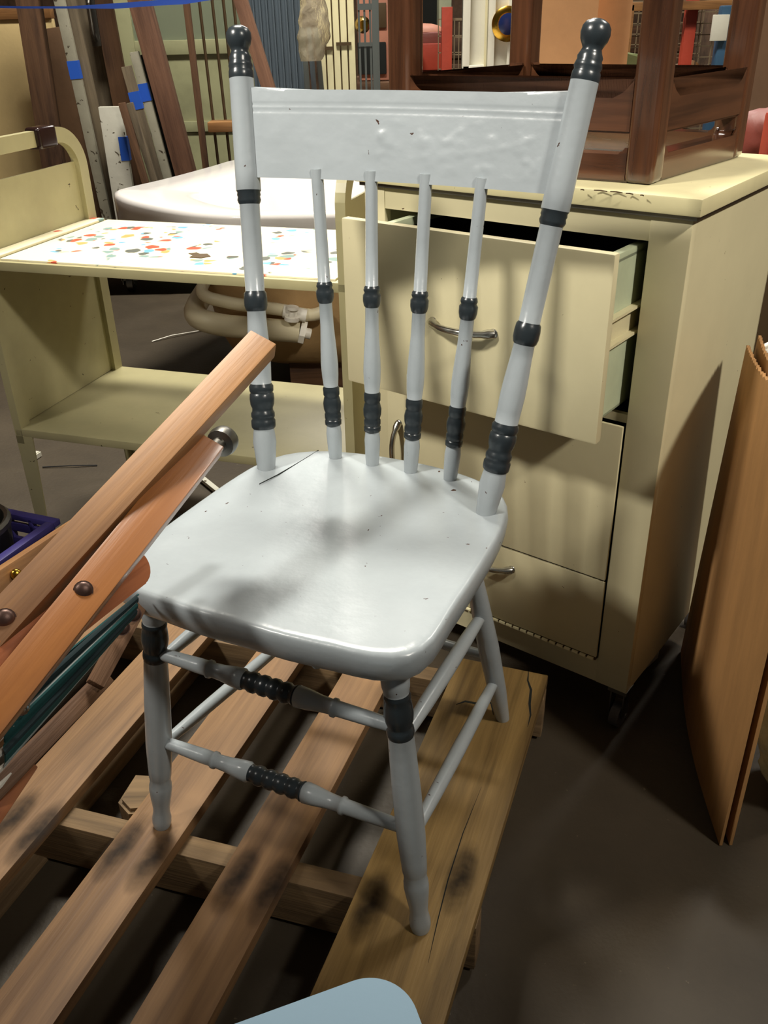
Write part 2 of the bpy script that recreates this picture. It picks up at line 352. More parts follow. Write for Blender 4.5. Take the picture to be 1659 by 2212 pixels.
# ------------------------------------------------------------------ painted chair
CH = root('painted_chair', 'pale blue grey wooden spindle back chair with charcoal bands standing on pallet', 'chair', (-.0823, 1.0118, .122), -25.86)
HS = .466
def seat_outline(sc=1.0):
    half = [(0, -.207), (.06, -.2075), (.12, -.203), (.168, -.199), (.203, -.182), (.216, -.146), (.2145, -.09), (.214, -.02), (.212, .05), (.208, .11), (.2, .158), (.18, .2), (.145, .228), (.1, .244), (.05, .252), (0, .254)]
    pts = half+[(-x, y) for x, y in half[-2:0:-1]]
    return pts
def smoothloop(pts, n=3):
    out = []
    k = len(pts)
    for i in range(k):
        p0, p1, p2, p3 = [Vector(pts[(i+j-1) % k]) for j in range(4)]
        for s in range(n):
            t = s/n; out.append(.5*((2*p1)+(-p0+p2)*t+(2*p0-5*p1+4*p2-p3)*t*t+(-p0+3*p1-3*p2+p3)*t**3))
    return out
ol = smoothloop([(x, y) for x, y in seat_outline()], 2)
g = G(); cen = Vector((.0, .015)); rings = []
prof = [(.92, -.043), (.965, -.041), (.985, -.034), (.996, -.022), (1.0, -.013), (.996, -.006), (.985, -.0018), (.968, 0), (.93, -.0003), (.85, -.0012), (.7, -.003), (.5, -.004), (.25, -.0045)]
for s, z in prof:
    rg = []
    for q in ol:
        x, y = cen.x+(q.x-cen.x)*s+.004, cen.y+(q.y-cen.y)*s
        zz = z if z < -.0075 or s > .96 else z*min(1, max(0, (.17-y)/.06))
        rg.append(g.b.verts.new((x, y, HS+zz)))
    rings.append(rg)
n = len(ol)
for a, b in zip(rings, rings[1:]):
    for i in range(n): g.b.faces.new((a[i], a[(i+1) % n], b[(i+1) % n], b[i]))
g.b.faces.new(rings[0]); g.b.faces.new(rings[-1])
seat = mesh('seat', g, 'blue', CH)
PB, PT = (.1744, .1438, HS-.01), (.2427, .2774, 1.0527)
post_prof = [(-.0, .0128, 0), (.034, .0148, 0), (.08, .0176, 0), (.107, .0158, 0), (.112, .0153, 1), (.116, .0176, 1), (.121, .0182, 1), (.133, .0182, 1), (.138, .0162, 1), (.143, .0176, 1), (.151, .0176, 1), (.156, .0158, 1), (.163, .0154, 1), (.172, .0175, 1), (.186, .0184, 1), (.197, .0178, 1), (.2, .0162, 1), (.205, .0178, 1), (.216, .018, 1), (.222, .0155, 0), (.25, .016, 0), (.28, .0165, 0), (.31, .0160, 0), (.36, .0142, 0), (.392, .0135, 1), (.395, .0152, 1), (.405, .0168, 1), (.42, .0169, 1), (.433, .016, 1), (.438, .0138, 0), (.5, .014, 0), (.63, .0142, 1), (.634, .0156, 1), (.639, .0166, 1), (.646, .0156, 1), (.65, .0166, 1), (.656, .0160, 1), (.66, .0176, 0), (.7, .0172, 0), (.8, .0168, 0), (.893, .0165, 1), (.897, .017, 1), (.908, .0166, 1), (.912, .0152, 1), (.918, .0166, 1), (.924, .0156, 1), (.929, .0145, 1), (.935, .015, 1), (.942, .0128, 1), (.949, .0112, 1), (.955, .0130, 1), (.963, .0158, 1), (.974, .0172, 1), (.985, .0164, 1), (.993, .0132, 1), (.998, .0075, 1), (1.0, .002, 1)]
for s in (-1, 1):
    g = G(); g.lathe((s*PB[0], PB[1], PB[2]), (s*PT[0], PT[1], PT[2]), post_prof, 28); mesh('back_post', g, ['blue', 'band'], CH, smooth=60)
def post_at(t, s): return Vector((s*(PB[0]+t*(PT[0]-PB[0])), PB[1]+t*(PT[1]-PB[1]), PB[2]+t*(PT[2]-PB[2])))
# crest rail, bowed slightly backwards, with low pressed relief
g = G(); T0, T1 = .690, .876
def rail(u, v, off=0):
    a = post_at(T0+(T1-T0)*v, -1); b = post_at(T0+(T1-T0)*v, 1)
    p = a.lerp(b, .03+.94*u); p.y += .02*math.sin(math.pi*u)-.004+off
    if v > .99: p.z -= .006*math.sin(math.pi*u)
    e = 0
    if off == 0:
        x = u*2-1; y = v*2-1
        n_ = noise.noise(Vector((u*17, v*6, 3.3)))+.5*noise.noise(Vector((u*34, v*12, 1.3)))
        am = 1 if u > .42 else .25
        if .08 < v < .70 and .04 < u < .96: e -= am*.0015*max(0, n_+.1)*min(1, (v-.08)*8)*min(1, (.70-v)*8)
        for vv in (.82, .75): e += .0007*math.exp(-((v-vv)/.012)**2)
    p.y += e; return p
nu, nv = 150, 44
fr = [[g.b.verts.new(rail(i/nu, j/nv)) for j in range(nv+1)] for i in range(nu+1)]
bk = [[g.b.verts.new(rail(i/nu, j, .013)) for j in (0, 1)] for i in range(nu+1)]
for i in range(nu):
    for j in range(nv): g.b.faces.new((fr[i][j], fr[i+1][j], fr[i+1][j+1], fr[i][j+1]))
    g.b.faces.new((bk[i][0], bk[i][1], bk[i+1][1], bk[i+1][0]))
    g.b.faces.new((fr[i][0], bk[i][0], bk[i+1][0], fr[i+1][0])); g.b.faces.new((fr[i][nv], fr[i+1][nv], bk[i+1][1], bk[i][1]))
mesh('crest_rail', g, 'blue', CH)
sp_prof = [(0, .0088, 0), (.06, .0108, 0), (.12, .0118, 0), (.145, .0105, 0), (.15, .0100, 1), (.153, .0124, 1), (.168, .0126, 1), (.172, .0112, 1), (.177, .0124, 1), (.192, .0124, 1), (.197, .0112, 1), (.21, .0130, 1), (.232, .0136, 1), (.25, .0118, 1), (.256, .0108, 1), (.262, .0122, 1), (.285, .0124, 1), (.292, .0108, 0), (.33, .0122, 0), (.37, .0128, 0), (.43, .0116, 0), (.5, .0098, 0), (.58, .0094, 1), (.585, .0112, 1), (.6, .0126, 1), (.62, .0128, 1), (.628, .0104, 1), (.636, .0118, 1), (.646, .0108, 1), (.65, .009, 0), (.8, .0086, 0), (1.0, .0082, 0)]
for i in range(4):
    k = (i-1.5)/1.5
    b = Vector((k*.094, .2165, HS-.012)); u = .5+k*.285; t = rail(u, 0); t.y += .006; t.z += .012
    g = G(); g.lathe(b, t, sp_prof, 22); mesh('spindle', g, ['blue', 'band'], CH, smooth=60)
fl_prof = [(-.05, .0125, 0), (.0, .015, 0), (.025, .0172, 0), (.045, .0168, 0), (.062, .0154, 0), (.07, .0150, 1), (.075, .0162, 1), (.085, .0166, 1), (.09, .0158, 1), (.11, .017, 1), (.14, .018, 1), (.165, .017, 1), (.18, .0152, 1), (.186, .0148, 1), (.192, .0164, 1), (.205, .0170, 1), (.214, .0166, 1), (.22, .0158, 0), (.3, .0168, 0), (.42, .018, 0), (.595, .0184, 0), (.7, .0168, 0), (.748, .0159, 0), (.756, .0146, 0), (.764, .0152, 0), (.772, .0146, 0), (.79, .0162, 0), (.81, .0165, 0), (.85, .015, 0), (.907, .0122, 0), (.93, .0124, 0), (.96, .0142, 0), (.98, .0140, 0), (1.0, .0122, 0)]
LT = {}
for s in (-1, 1):
    a, b = Vector((s*.1708, -.1468, .43)), Vector((s*.2121, -.1677, 0)); LT['f', s] = (Vector((s*.1708, -.1468, .405)), b)
    g = G(); g.lathe(Vector((s*.1708, -.1468, .405)), b, fl_prof, 26); mesh('leg', g, ['blue', 'band'], CH, smooth=60)
for s in (-1, 1):
    a, b = Vector((s*.1738, .10, .405)), Vector((s*.1817, .2622, 0)); LT['b', s] = (a, b)
    g = G(); g.lathe(a+(a-b)*.06, b, [(0, .0108), (.1, .0115), (.25, .0138), (.5, .0162), (.8, .0150), (.95, .0122), (1, .0112)], 22); mesh('leg', g, 'blue', CH, smooth=60)
def lp(k, s, t): a, b = LT[k, s]; return a+(b-a)*t
st_prof = [(0, .0078, 0), (.12, .0094, 0), (.2, .0104, 0), (.235, .0102, 0), (.24, .0122, 0), (.25, .0122, 0), (.256, .0098, 0), (.3, .0108, 0), (.35, .0134, 0), (.385, .0145, 0), (.395, .0122, 1)]
for i in range(5):
    c = .41+i*.045; st_prof += [(c, .0116, 1), (c+.012, .0138, 1), (c+.028, .0138, 1), (c+.038, .0118, 1)]
st_prof += [(.605, .012, 0), (.615, .0145, 0)]
st_prof = [q for q in st_prof if q[0] < .606]+[(.612, .0144, 0), (.65, .0134, 0), (.7, .0108, 0), (.744, .0098, 0), (.75, .0122, 0), (.76, .0122, 0), (.766, .0100, 0), (.88, .0094, 0), (1, .0078, 0)]
for t in (.195, .58):
    g = G(); g.lathe(lp('f', -1, t), lp('f', 1, t), st_prof, 20); mesh('stretcher', g, ['blue', 'band'], CH, label='turned front stretcher with charcoal beaded middle', smooth=60)
for s in (-1, 1):
    for tf, tb in ((.244, .276), (.615, .706)):
        g = G(); g.lathe(lp('f', s, tf), lp('b', s, tb), [(0, .0072), (.25, .0098), (.5, .0106), (.75, .0098), (1, .0078)], 16); mesh('stretcher', g, 'blue', CH, label='plain round side stretcher', smooth=60)
g = G(); g.lathe(lp('b', -1, .54), lp('b', 1, .54), [(0, .0072), (.5, .0104), (1, .0074)], 16); mesh('stretcher', g, 'blue', CH, label='plain round back stretcher', smooth=60)

def crack(nm, pts, z, w_, par, mat):
    g = G(); P = [atz(u, v, z) for u, v in pts]; n_ = len(P)
    L_, R_ = [], []
    for i, p in enumerate(P):
        t = (P[min(i+1, n_-1)]-P[max(i-1, 0)]).normalized(); q = Vector((-t.y, t.x, 0))*w_*(.15+math.sin(math.pi*i/(n_-1)))*.5
        L_.append((p+q).to_2d()); R_.append((p-q).to_2d())
    g.prism([tuple(a) for a in L_]+[tuple(a) for a in R_[::-1]], z-.0012, z+.0003); mesh(nm, g, mat, par, I_)
I_ = Matrix()
crack('seat_crack', [(688, 972), (668, 985), (640, 1002), (600, 1025), (560, 1045)], .588, .0011, CH, 'dark')
for k, (u0, v0, u1, v1) in enumerate(((1254, 409, 1262, 410), (1283, 410, 1312, 413), (1318, 413, 1345, 416), (1352, 417, 1368, 419), (1383, 421, 1391, 422))):
    CHIPS = globals().setdefault('CHIPS', []); CHIPS.append([(u0, v0), ((u0+u1)/2, (v0+v1)/2-1), (u1, v1)])
crack('board_split', [(1142, 1447), (1140, 1470), (1147, 1490), (1144, 1520), (1146, 1545), (1140, 1570)], .122, .004, pl, 'dark')
crack('board_split', [(985, 1522), (1005, 1515), (1030, 1520), (1045, 1508), (1062, 1520), (1066, 1545)], .122, .006, pl, 'dark')
crack('board_split', [(1040, 1700), (1000, 1800), (968, 1900), (945, 1990), (925, 2080)], .122, .0016, pl, 'dark')

# ------------------------------------------------------------------ metal cabinet
KC, KY_ = (.4328, 1.2334, 0), -37.89
kb = root('metal_drawer_cabinet', 'cream enamel metal kitchen cabinet on casters with its top drawer pulled open', 'cabinet', KC, KY_)
KM = WM[kb.name]
KD = .45
g = G(); g.box(-.597, 0, 0, KD, .936, .960, 0, .003); mesh('countertop', g, 'creamtop', kb)
for q in CHIPS: crack('paint_chip', q, .9603, .0016, kb, 'rod')
g = G(); g.box(-.589, -.006, .006, KD-.006, .930, .9362, 0, 0); mesh('top_trim', g, 'steel', kb)
g = G(); b0 = .097
g.box(-.017, -.013, .013, KD-.01, b0, .93)           # right side sheet
g.box(-.583, -.579, .013, KD-.01, b0, .93)
g.box(-.583, -.013, KD-.014, KD-.01, b0, .93); mesh('side_panel', g, 'cream', kb)
g = G()
g.box(-.073, -.0128, .0125, .03, b0, .9305, 0, .0015); g.box(-.5835, -.541, .0125, .03, b0, .9305, 0, .0015)
g.box(-.541, -.073, .014, .03, .895, .9305); g.box(-.541, -.073, .014, .03, b0, .150)
g.box(-.541, -.073, .02, .03, .612, .626); mesh('front_frame', g, 'cream', kb)
g = G(); g.box(-.575, -.02, .03, .034, .1, .62); g.box(-.575, -.02, .03, KD-.02, .6, .604); g.box(-.575, -.02, KD-.03, KD-.026, .6, .92); mesh('inner_dark_sheets', g, 'dark', kb)  # near-black sheets closing off the inside of the cabinet
dr = G(); dp = -.113
dr.box(-.533, -.066, dp, dp+.017, .627, .902, 0, .004); d_ = mesh('drawer', dr, 'cream', kb, label='wide cream drawer pulled partly out')
g = G(); g.box(-.50, -.496, dp+.017, .32, .640, .878); g.box(-.094, -.090, dp+.017, .32, .640, .878); g.box(-.50, -.09, .316, .32, .64, .86); g.box(-.50, -.09, dp+.017, .32, .64, .644)
g.box(-.104, -.090, dp+.017, .32, .872, .886, 0, .002); g.box(-.50, -.486, dp+.017, .32, .872, .886, 0, .002)
mesh('drawer_box', g, 'green', d_)
g = G(); g.box(-.0895, -.0885, dp+.017, .32, .757, .800); g.box(-.0895, -.078, dp+.019, .32, .797, .801); g.box(-.0895, -.078, dp+.019, .32, .757, .761); g.box(-.089, -.079, dp+.02, dp+.028, .761, .78); mesh('drawer_runner', g, 'cream', d_)
g = G(); g.box(-.4955, -.4945, dp+.018, .315, .645, .870); g.box(-.0955, -.0945, dp+.018, .315, .645, .870); g.box(-.495, -.095, dp+.0175, dp+.0185, .645, .885); g.box(-.495, -.095, dp+.02, .315, .645, .647); g.box(-.495, -.095, .314, .315, .645, .86); mesh('drawer_dark_sheets', g, 'dark', d_)  # added near-black sheets that darken the inside of the drawer
def pull(par, cx, cz, y, horiz=True, ln=.112):
    g = G(); pts = []; rad = []
    for i in range(17):
        s = i/16; a = (s-.5)*ln; h = .022*(1-abs(2*s-1)**2.6)
        pts.append((cx+a, y-h-.002, cz) if horiz else (cx, y-h-.002, cz+a)); rad.append(.0052 if 1 < i < 15 else .0075)
    g.tube(pts, rad, 10)
    for e in (-1, 1):
        q = (cx+e*ln*.49, y, cz) if horiz else (cx, y, cz+e*ln*.49); g.ball(q, .008, sc=(1, .5, 1), u=10, v=6)
    return mesh('handle', g, 'chrome', par, label='chrome bow handle')
pull(d_, -.30, .763, dp)
g = G(); g.box(-.539, -.075, .006, .012, .3215, .61, 0, .002); do = mesh('door', g, 'cream', kb, label='plain middle door'); pull(do, -.512, .46, .006, False, .1)
g = G(); g.box(-.539, -.075, .007, .0125, .1545, .3175, 0, .002); fl = mesh('flip_panel', g, 'cream', kb); pull(fl, -.306, .277, .007, True, .1)
g = G()
for i in range(30): g.lathe((-.539+i*.01547, .0055, .151), (-.539+i*.01547+.0115, .0055, .151), [(0, .0034), (1, .0034)], 8)
mesh('piano_hinge', g, 'shutter', kb)
g = G(); g.box(-.539, -.075, .006, .0145, .1495, .1525); mesh('hinge_pin', g, 'rod', kb)
for (x, y) in ((-.03, .03), (-.565, .03), (-.03, KD-.04), (-.565, KD-.04)):
    g = G(); g.box(x-.018, x+.018, y-.016, y+.016, .088, .097); g.box(x-.014, x-.011, y-.012, y+.012, .03, .088, bev=.001); g.box(x+.011, x+.014, y-.012, y+.012, .03, .088, bev=.001)
    cs = mesh('caster', g, 'steel', kb)
    g = G(); g.lathe((x-.010, y+.006, .027), (x+.010, y+.006, .027), [(0, .02), (.06, .026), (.94, .026), (1, .02)], 20); g.lathe((x-.016, y+.006, .027), (x+.016, y+.006, .027), [(0, .005), (1, .005)], 8); mesh('wheel', g, 'wheel', cs)
for (a, c_, z) in ((-.012, .16, .5),):
    pass
g = G(); A = KM @ Vector((-.06, .20, 0)); g.box(-.0, .008, -.07, .07, 0, .085, 0, .002)
tag(mesh('white_panel_offcut', g, 'white', None, Matrix.Translation(A) @ Matrix.Rotation(R(-45), 4, 'Z')), 'pale panel offcut standing on the floor under the cabinet side', 'board')

# ------------------------------------------------------------------ wooden frame on the cabinet
wf = root('glossy_wooden_frame', 'dark glossy brown wooden frame with double rails standing on the cream cabinet', 'furniture frame', (0, 0, .960), 0)
Fm = KM @ Matrix.Translation((0, 0, .9605)); WM[wf.name] = Fm; wf.matrix_basis = Fm
PW, HT = .044, .62
for (x, y) in ((-.545, .03), (-.142, .062), (-.124, .363), (-.505, .341)):
    g = G(); g.box(0, HT, 0, PW, 0, PW, 0, .011, seg=5)
    mesh('post', g, 'darkwood', wf, Fm @ Matrix.Translation((x+PW, y, 0)) @ Matrix.Rotation(R(-90), 4, 'Y'))
def frail(x0, y0, x1, y1, z0, z1, ft=True, fb=False):
    """rail with quarter-round inner corners where it meets the posts"""
    d = Vector((x1-x0, y1-y0, 0)); ln = d.length; m = Matrix.Translation((x0, y0, 0)) @ Matrix.Rotation(math.atan2(d.y, d.x), 4, 'Z')
    # profile in x-z
    rr = .028 if z1 > .06 else .012; top = [(0, z1)]; pts = [(-.005, z0 if not fb else z0-rr)]
    P = []
    if fb: P += [(-.004, z0-rr)]+[(rr-rr*math.cos(a), z0-rr+rr*math.sin(a)) for a in [R(k) for k in range(0, 91, 15)]]+[(ln-rr+rr*math.sin(a), z0-rr+rr*math.cos(a)) for a in [R(k) for k in range(0, 91, 15)]]+[(ln+.004, z0-rr)]
    else: P += [(-.004, z0), (ln+.004, z0)]
    if ft: P += [(ln+.004, z1+rr)]+[(ln-rr+rr*math.cos(a), z1+rr-rr*math.sin(a)) for a in [R(k) for k in range(0, 91, 15)]]+[(rr-rr*math.sin(a), z1+rr-rr*math.cos(a)) for a in [R(k) for k in range(0, 91, 15)]]+[(-.004, z1+rr)]
    else: P += [(ln+.004, z1), (-.004, z1)]
    g = G(); g.prism([(a, b) for a, b in P], -.036, -.003, Mx=Matrix.Rotation(R(90), 4, 'X'), bev=.003)
    return mesh('rail', g, 'darkwood', wf, Fm @ m)
for (x0, y0, x1, y1) in ((-.501, .032, -.142, .063), (-.098, .106, -.08, .363), (-.124, .407, -.461, .385), (-.505, .341, -.545, .074)):
    frail(x0, y0, x1, y1, 0.0, .038); frail(x0, y0, x1, y1, .066, .112, True, False); frail(x0, y0, x1, y1, .57, .61, False, True)

# ------------------------------------------------------------------ enamel cart
ct = root('enamel_cart', 'old olive cream metal cart with patterned top tray and curved end rails', 'cart', (-.876, 1.969, 0), -18)
CM = WM[ct.name]; CL, CD = .86, .445
g = G(); g.box(.0, CL, 0, CD, .715, .735, 0, .003); tr = mesh('top_tray', g, 'olive', ct)
g = G(); g.box(.06, CL-.03, .012, CD-.012, .7353, .7385); mesh('tray_lining', g, 'tray', tr, label='cream lining printed with small red, blue and orange blotches')
g = G(); g.box(.008, .05, .01, CD-.01, .7355, .742, 0, .003); mesh('tray_ridge', g, 'tray', tr)
g = G(); g.box(.0, CL, 0, CD, .318, .3385, 0, .003); mesh('lower_shelf', g, 'olive', ct)
for x in (.002, CL-.008):
    g = G(); g.box(x, x+.006, .02, CD-.015, .34, .714); g.box(x, x+.005, .03, CD-.03, .738, .88); mesh('end_panel', g, 'olive', ct)
for x in (0, CL):
    g = G(); wdt = .034
    path = [(0, .30)]+[(0, .74)]+[(0, .85)]+[(.10-.10*math.cos(a), .865+.10*math.sin(a)) for a in [R(k) for k in range(10, 91, 10)]]+[(CD-.10+.10*math.sin(a), .865+.10*math.cos(a)) for a in [R(k) for k in range(0, 91, 10)]]+[(CD, .74), (CD, .30)]
    for i in range(len(path)-1):
        pass
    inner, outer = [], []
    for i, (y, z) in enumerate(path):
        a = Vector(path[max(0, i-1)]); b = Vector(path[min(len(path)-1, i+1)]); t = (b-a).normalized(); nrm = Vector((t.y, -t.x))
        outer.append((y, z)); inner.append((y+nrm.x*wdt, z+nrm.y*wdt))
    s = -1 if x == 0 else 1
    for i in range(len(path)-1):
        q = [outer[i], outer[i+1], inner[i+1], inner[i]]
        v0 = [g.b.verts.new((x, y, z)) for y, z in q]; v1 = [g.b.verts.new((x-s*.02, y, z)) for y, z in q]
        g.b.faces.new(v0); g.b.faces.new(v1[::-1])
        for k in range(4): g.b.faces.new((v0[k], v0[(k+1) % 4], v1[(k+1) % 4], v1[k]))
    bmesh.ops.remove_doubles(g.b, verts=g.b.verts[:], dist=1e-5)
    hp = mesh('end_hoop', g, 'olive', ct)
    g = G(); g.box(x-.008 if s < 0 else x-.032, x+.032 if s < 0 else x+.008, .262, .33, .925, .972, 0, .009, seg=4); mesh('bumper_cap', g, 'gloss', hp)
for (x, y, sx, sy) in ((0, 0, 1, 1), (CL, 0, -1, 1), (0, CD, 1, -1), (CL, CD, -1, -1)):
    g = G()
    for (w0, w1, fl_) in ((.046, .03, 0), (.046, .03, 1)):
        vs = []
        for z, w_ in ((.32, w0), (.035, w1)):
            if fl_ == 0: vs.append([(x, y, z), (x+sx*w_, y, z), (x+sx*w_, y+sy*.004, z), (x, y+sy*.004, z)])
            else: vs.append([(x, y+sy*.0041, z), (x+sx*.004, y+sy*.0041, z), (x+sx*.004, y+sy*w_, z), (x, y+sy*w_, z)])
        V = [[g.b.verts.new(p) for p in r_] for r_ in vs]
        g.b.faces.new(V[0]); g.b.faces.new(V[1][::-1])
        for k in range(4): g.b.faces.new((V[0][k], V[0][(k+1) % 4], V[1][(k+1) % 4], V[1][k]))
    lg = mesh('leg', g, 'olive', ct)
    g = G(); g.lathe((x+sx*.014, y+sy*.014, .036), (x+sx*.014, y+sy*.014, .0), [(0, .023), (.2, .023), (.25, .019), (.6, .019), (.7, .012), (1, .012)], 16); mesh('foot', g, 'olive', lg)
g = G(); p = CM.inverted() @ atz(430, 552, .739); g.prism([(-.02, -.012), (.004, -.026), (.024, -.016), (.018, .008), (.002, .012), (-.004, .028), (-.022, .024), (-.012, .006)], 0, .0012)
tag(mesh('torn_patch', g, 'rod', None, CM @ Matrix.Translation((p.x, p.y, .7388)) @ Matrix.Rotation(.5, 4, 'Z')), 'dark torn scrap lying on the patterned cart tray', 'scrap')

# ------------------------------------------------------------------ bathtub
tb = root('bathtub', 'white jetted bathtub with tan underside and wrapped pipes behind the cart', 'bathtub', (.1, 3.35, 0), 0)
def sm(pts, n=5): return smoothloop(pts, n)
out = sm([(-.9, 3.22), (-.82, 3.07), (-.66, 2.90), (-.5, 2.80), (-.32, 2.765), (-.1, 2.76), (.15, 2.76), (.3, 2.79), (.38, 2.92), (.40, 3.3), (.38, 3.8), (.25, 3.95), (.0, 4.0), (-.42, 4.0), (-.58, 3.93), (-.66, 3.75), (-.78, 3.48), (-.88, 3.30)])
cn = Vector((-.15, 3.38)); g = G(); rings = []; n = len(out)
for s, z in (((.965, .965), .56), ((.985, .985), .557), ((1.0, 1.0), .566), ((1.0, 1.0), .65), ((.993, .993), .663), ((.975, .975), .668), ((.72, .86), .660), ((.62, .8), .652), ((.58, .77), .62), ((.55, .73), .5), ((.5, .66), .3), ((.4, .55), .25)):
    rings.append([g.b.verts.new(Vector((cn.x+(q[0]-cn.x)*s[0], cn.y+(q[1]-cn.y)*s[1], z))) for q in out])
for a, b in zip(rings, rings[1:]):
    for i in range(n): g.b.faces.new((a[i], a[(i+1) % n], b[(i+1) % n], b[i]))
g.b.faces.new(rings[-1]); mesh('rim_and_basin', g, 'porcelain', tb, Matrix(), smooth=60)
sh = sm([(-.60, 3.1), (-.52, 2.95), (-.36, 2.885), (-.1, 2.875), (.18, 2.88), (.30, 3.0), (.32, 3.4), (.3, 3.8), (.1, 3.9), (-.3, 3.9), (-.5, 3.75), (-.6, 3.4)])
g = G(); rings = []; n = len(sh)
for s, z in ((1.03, .60), (1.0, .52), (.985, .35), (.94, .22), (.86, .14), (.7, .10)):
    rings.append([g.b.verts.new(((Vector(q)-cn)*s+cn).to_3d()+Vector((0, 0, z))) for q in sh])
for a, b in zip(rings, rings[1:]):
    for i in range(n): g.b.faces.new((a[i], a[(i+1) % n], b[(i+1) % n], b[i]))
g.b.faces.new(rings[-1]); mesh('shell', g, 'shell', tb, Matrix(), smooth=60)
g = G(); g.box(-.32, .22, 3.0, 3.75, 0, .12, 0, .004); mesh('base', g, 'brownplank', tb, Matrix())
def pipe(px, Y, r, back, nm, mat='pvc'):
    pts = [at(u, v, Y) for u, v in px]; l = pts[-1]; 
    pts += [l+Vector((-.03, .015, .004)), l+Vector((-.055, .05, .01)), l+Vector((-.065, .12, .014)), l+Vector((-.06, back, .02))]
    out_ = [p for p in pts]
    # smooth
    for _ in range(2):
        q = [out_[0]]
        for a, b in zip(out_, out_[1:]): q += [a.lerp(b, .25), a.lerp(b, .75)]
        q.append(out_[-1]); out_ = q
    g = G(); g.tube(out_, r, 14); return mesh(nm, g, mat, tb, Matrix(), smooth=60)
pipe([(648, 717), (600, 713), (540, 708), (480, 703), (452, 696)], 2.84, .036, .35, 'drain_pipe')
pipe([(700, 672), (676, 682), (640, 676), (600, 667), (520, 659), (468, 648)], 2.84, .020, .35, 'water_pipe')
a, b = at(648, 716, 2.84), at(672, 722, 2.84)
g = G(); g.lathe(a, a.lerp(b, .5), [(0, .040), (1, .040)], 8); g.lathe(a.lerp(b, .5), b, [(0, .018), (1, .018)], 12); mesh('pipe_nut', g, 'valve', tb, Matrix())
a, b = at(612, 672, 2.83), at(662, 682, 2.83)
g = G(); g.lathe(a, b, [(0, .021), (.3, .021), (.32, .024), (.6, .024), (.62, .021), (1, .021)], 14); c = at(632, 678, 2.8)
g.lathe(at(632, 662, 2.81), at(630, 692, 2.81), [(0, .02), (.2, .02), (.25, .011), (.7, .011), (.75, .024), (1, .024)], 12); mesh('valve', g, 'valve', tb, Matrix())

# ------------------------------------------------------------------ folded deck chair leaning in from the left
fc = root('folding_chair', 'folded wooden sling chair with riveted honey coloured bars leaning over the painted seat', 'folding chair', (-.35, .75, 0), 0)
I = Matrix()
def dbar(nm, p0, d0, p1, d1, w_, t_, mat, tilt=0, re=0, label=None, ext=0):
    A, B = atd(*p0, d0), atd(*p1, d1)
    A = A-(B-A).normalized()*ext
    view = (A.lerp(B, .5)-CAM).normalized(); ax = (B-A).normalized(); side = ax.cross(view).normalized(); nrm = side.cross(ax)
    nrm = Matrix.Rotation(R(tilt), 3, ax) @ nrm
    return bar(nm, A, B, w_, t_, mat, fc, up=nrm, bev=.0018, label=label, round_end=re), nrm, A, B
BA = dbar('side_bar', (-12, 1368), .93, (568, 742), 1.13, .037, .024, 'tanbar', -24, label='worn light brown side bar', ext=.3)
BB = dbar('side_bar', (-20, 1545), .87, (450, 958), 1.06, .0375, .02, 'orange', -12, label='honey orange side bar', ext=.3)
dbar('inner_bar', (-20, 1425), .97, (300, 1105), 1.09, .022, .016, 'redbar', 0, ext=.3)
dbar('cross_bar', (20, 1428), .92, (310, 1208), 1.04, .044, .014, 'redbar', 8, re=1, label='reddish bar with a rounded end', ext=.15)
dbar('far_side_bar', (-30, 1278), 1.12, (196, 1125), 1.3, .03, .016, 'tanbar', 20, label='pale far side bar', ext=.3)
dbar('lower_bar', (-20, 1716), 1.0, (228, 1462), 1.13, .02, .014, 'brownplank', 8, label='lower reddish brown bar', ext=.3)
dbar('lower_bar', (-20, 1775), .99, (62, 1655), 1.06, .016, .014, 'redbar', 8, label='lower reddish brown bar', ext=.3)
dbar('end_block', (205, 1480), 1.09, (303, 1300), 1.135, .02, .014, 'brownplank', 8, label='dark brown bar end with two bolts')
def rivet(u, v, d, r, mat='bronze'):
    if isinstance(d, tuple):
        _, n_, A_, B_ = d; th_ = .02 if d is BB else .024; n_ = n_ if n_.dot(CAM-A_) > 0 else -n_
        ra = (atd(u, v, 1)-CAM); p = CAM+ra*(((A_+n_*th_*.5)-CAM).dot(n_)/ra.dot(n_))
    else: p = atd(u, v, d)
    dv = (p-CAM).normalized(); q = (-dv).to_track_quat('Z', 'Y').to_matrix().to_4x4()
    g = G(); g.ball((0, 0, 0), r, sc=(1, 1, .5)); g.lathe((0, 0, -.006), (0, 0, .001), [(0, r*1.08), (1, r*1.08)], 16)
    return mesh('rivet', g, mat, fc, Matrix.Translation(p) @ q)
rivet(180, 1275, BB, .0088); rivet(11, 1337, BA, .0095); rivet(264, 1356, 1.095, .0085); rivet(289, 1327, 1.105, .0085); rivet(35, 1240, 1.14, .006, 'brass')
a, b = atd(452, 982, 1.085), atd(490, 944, 1.125)
g = G(); g.lathe(a, b, [(0, .0095), (.55, .0095), (.6, .0175), (.75, .019), (.9, .018), (1.0, .014), (1.06, .006)], 20); mesh('end_knob', g, 'steel', fc, I, label='dark metal mushroom knob')
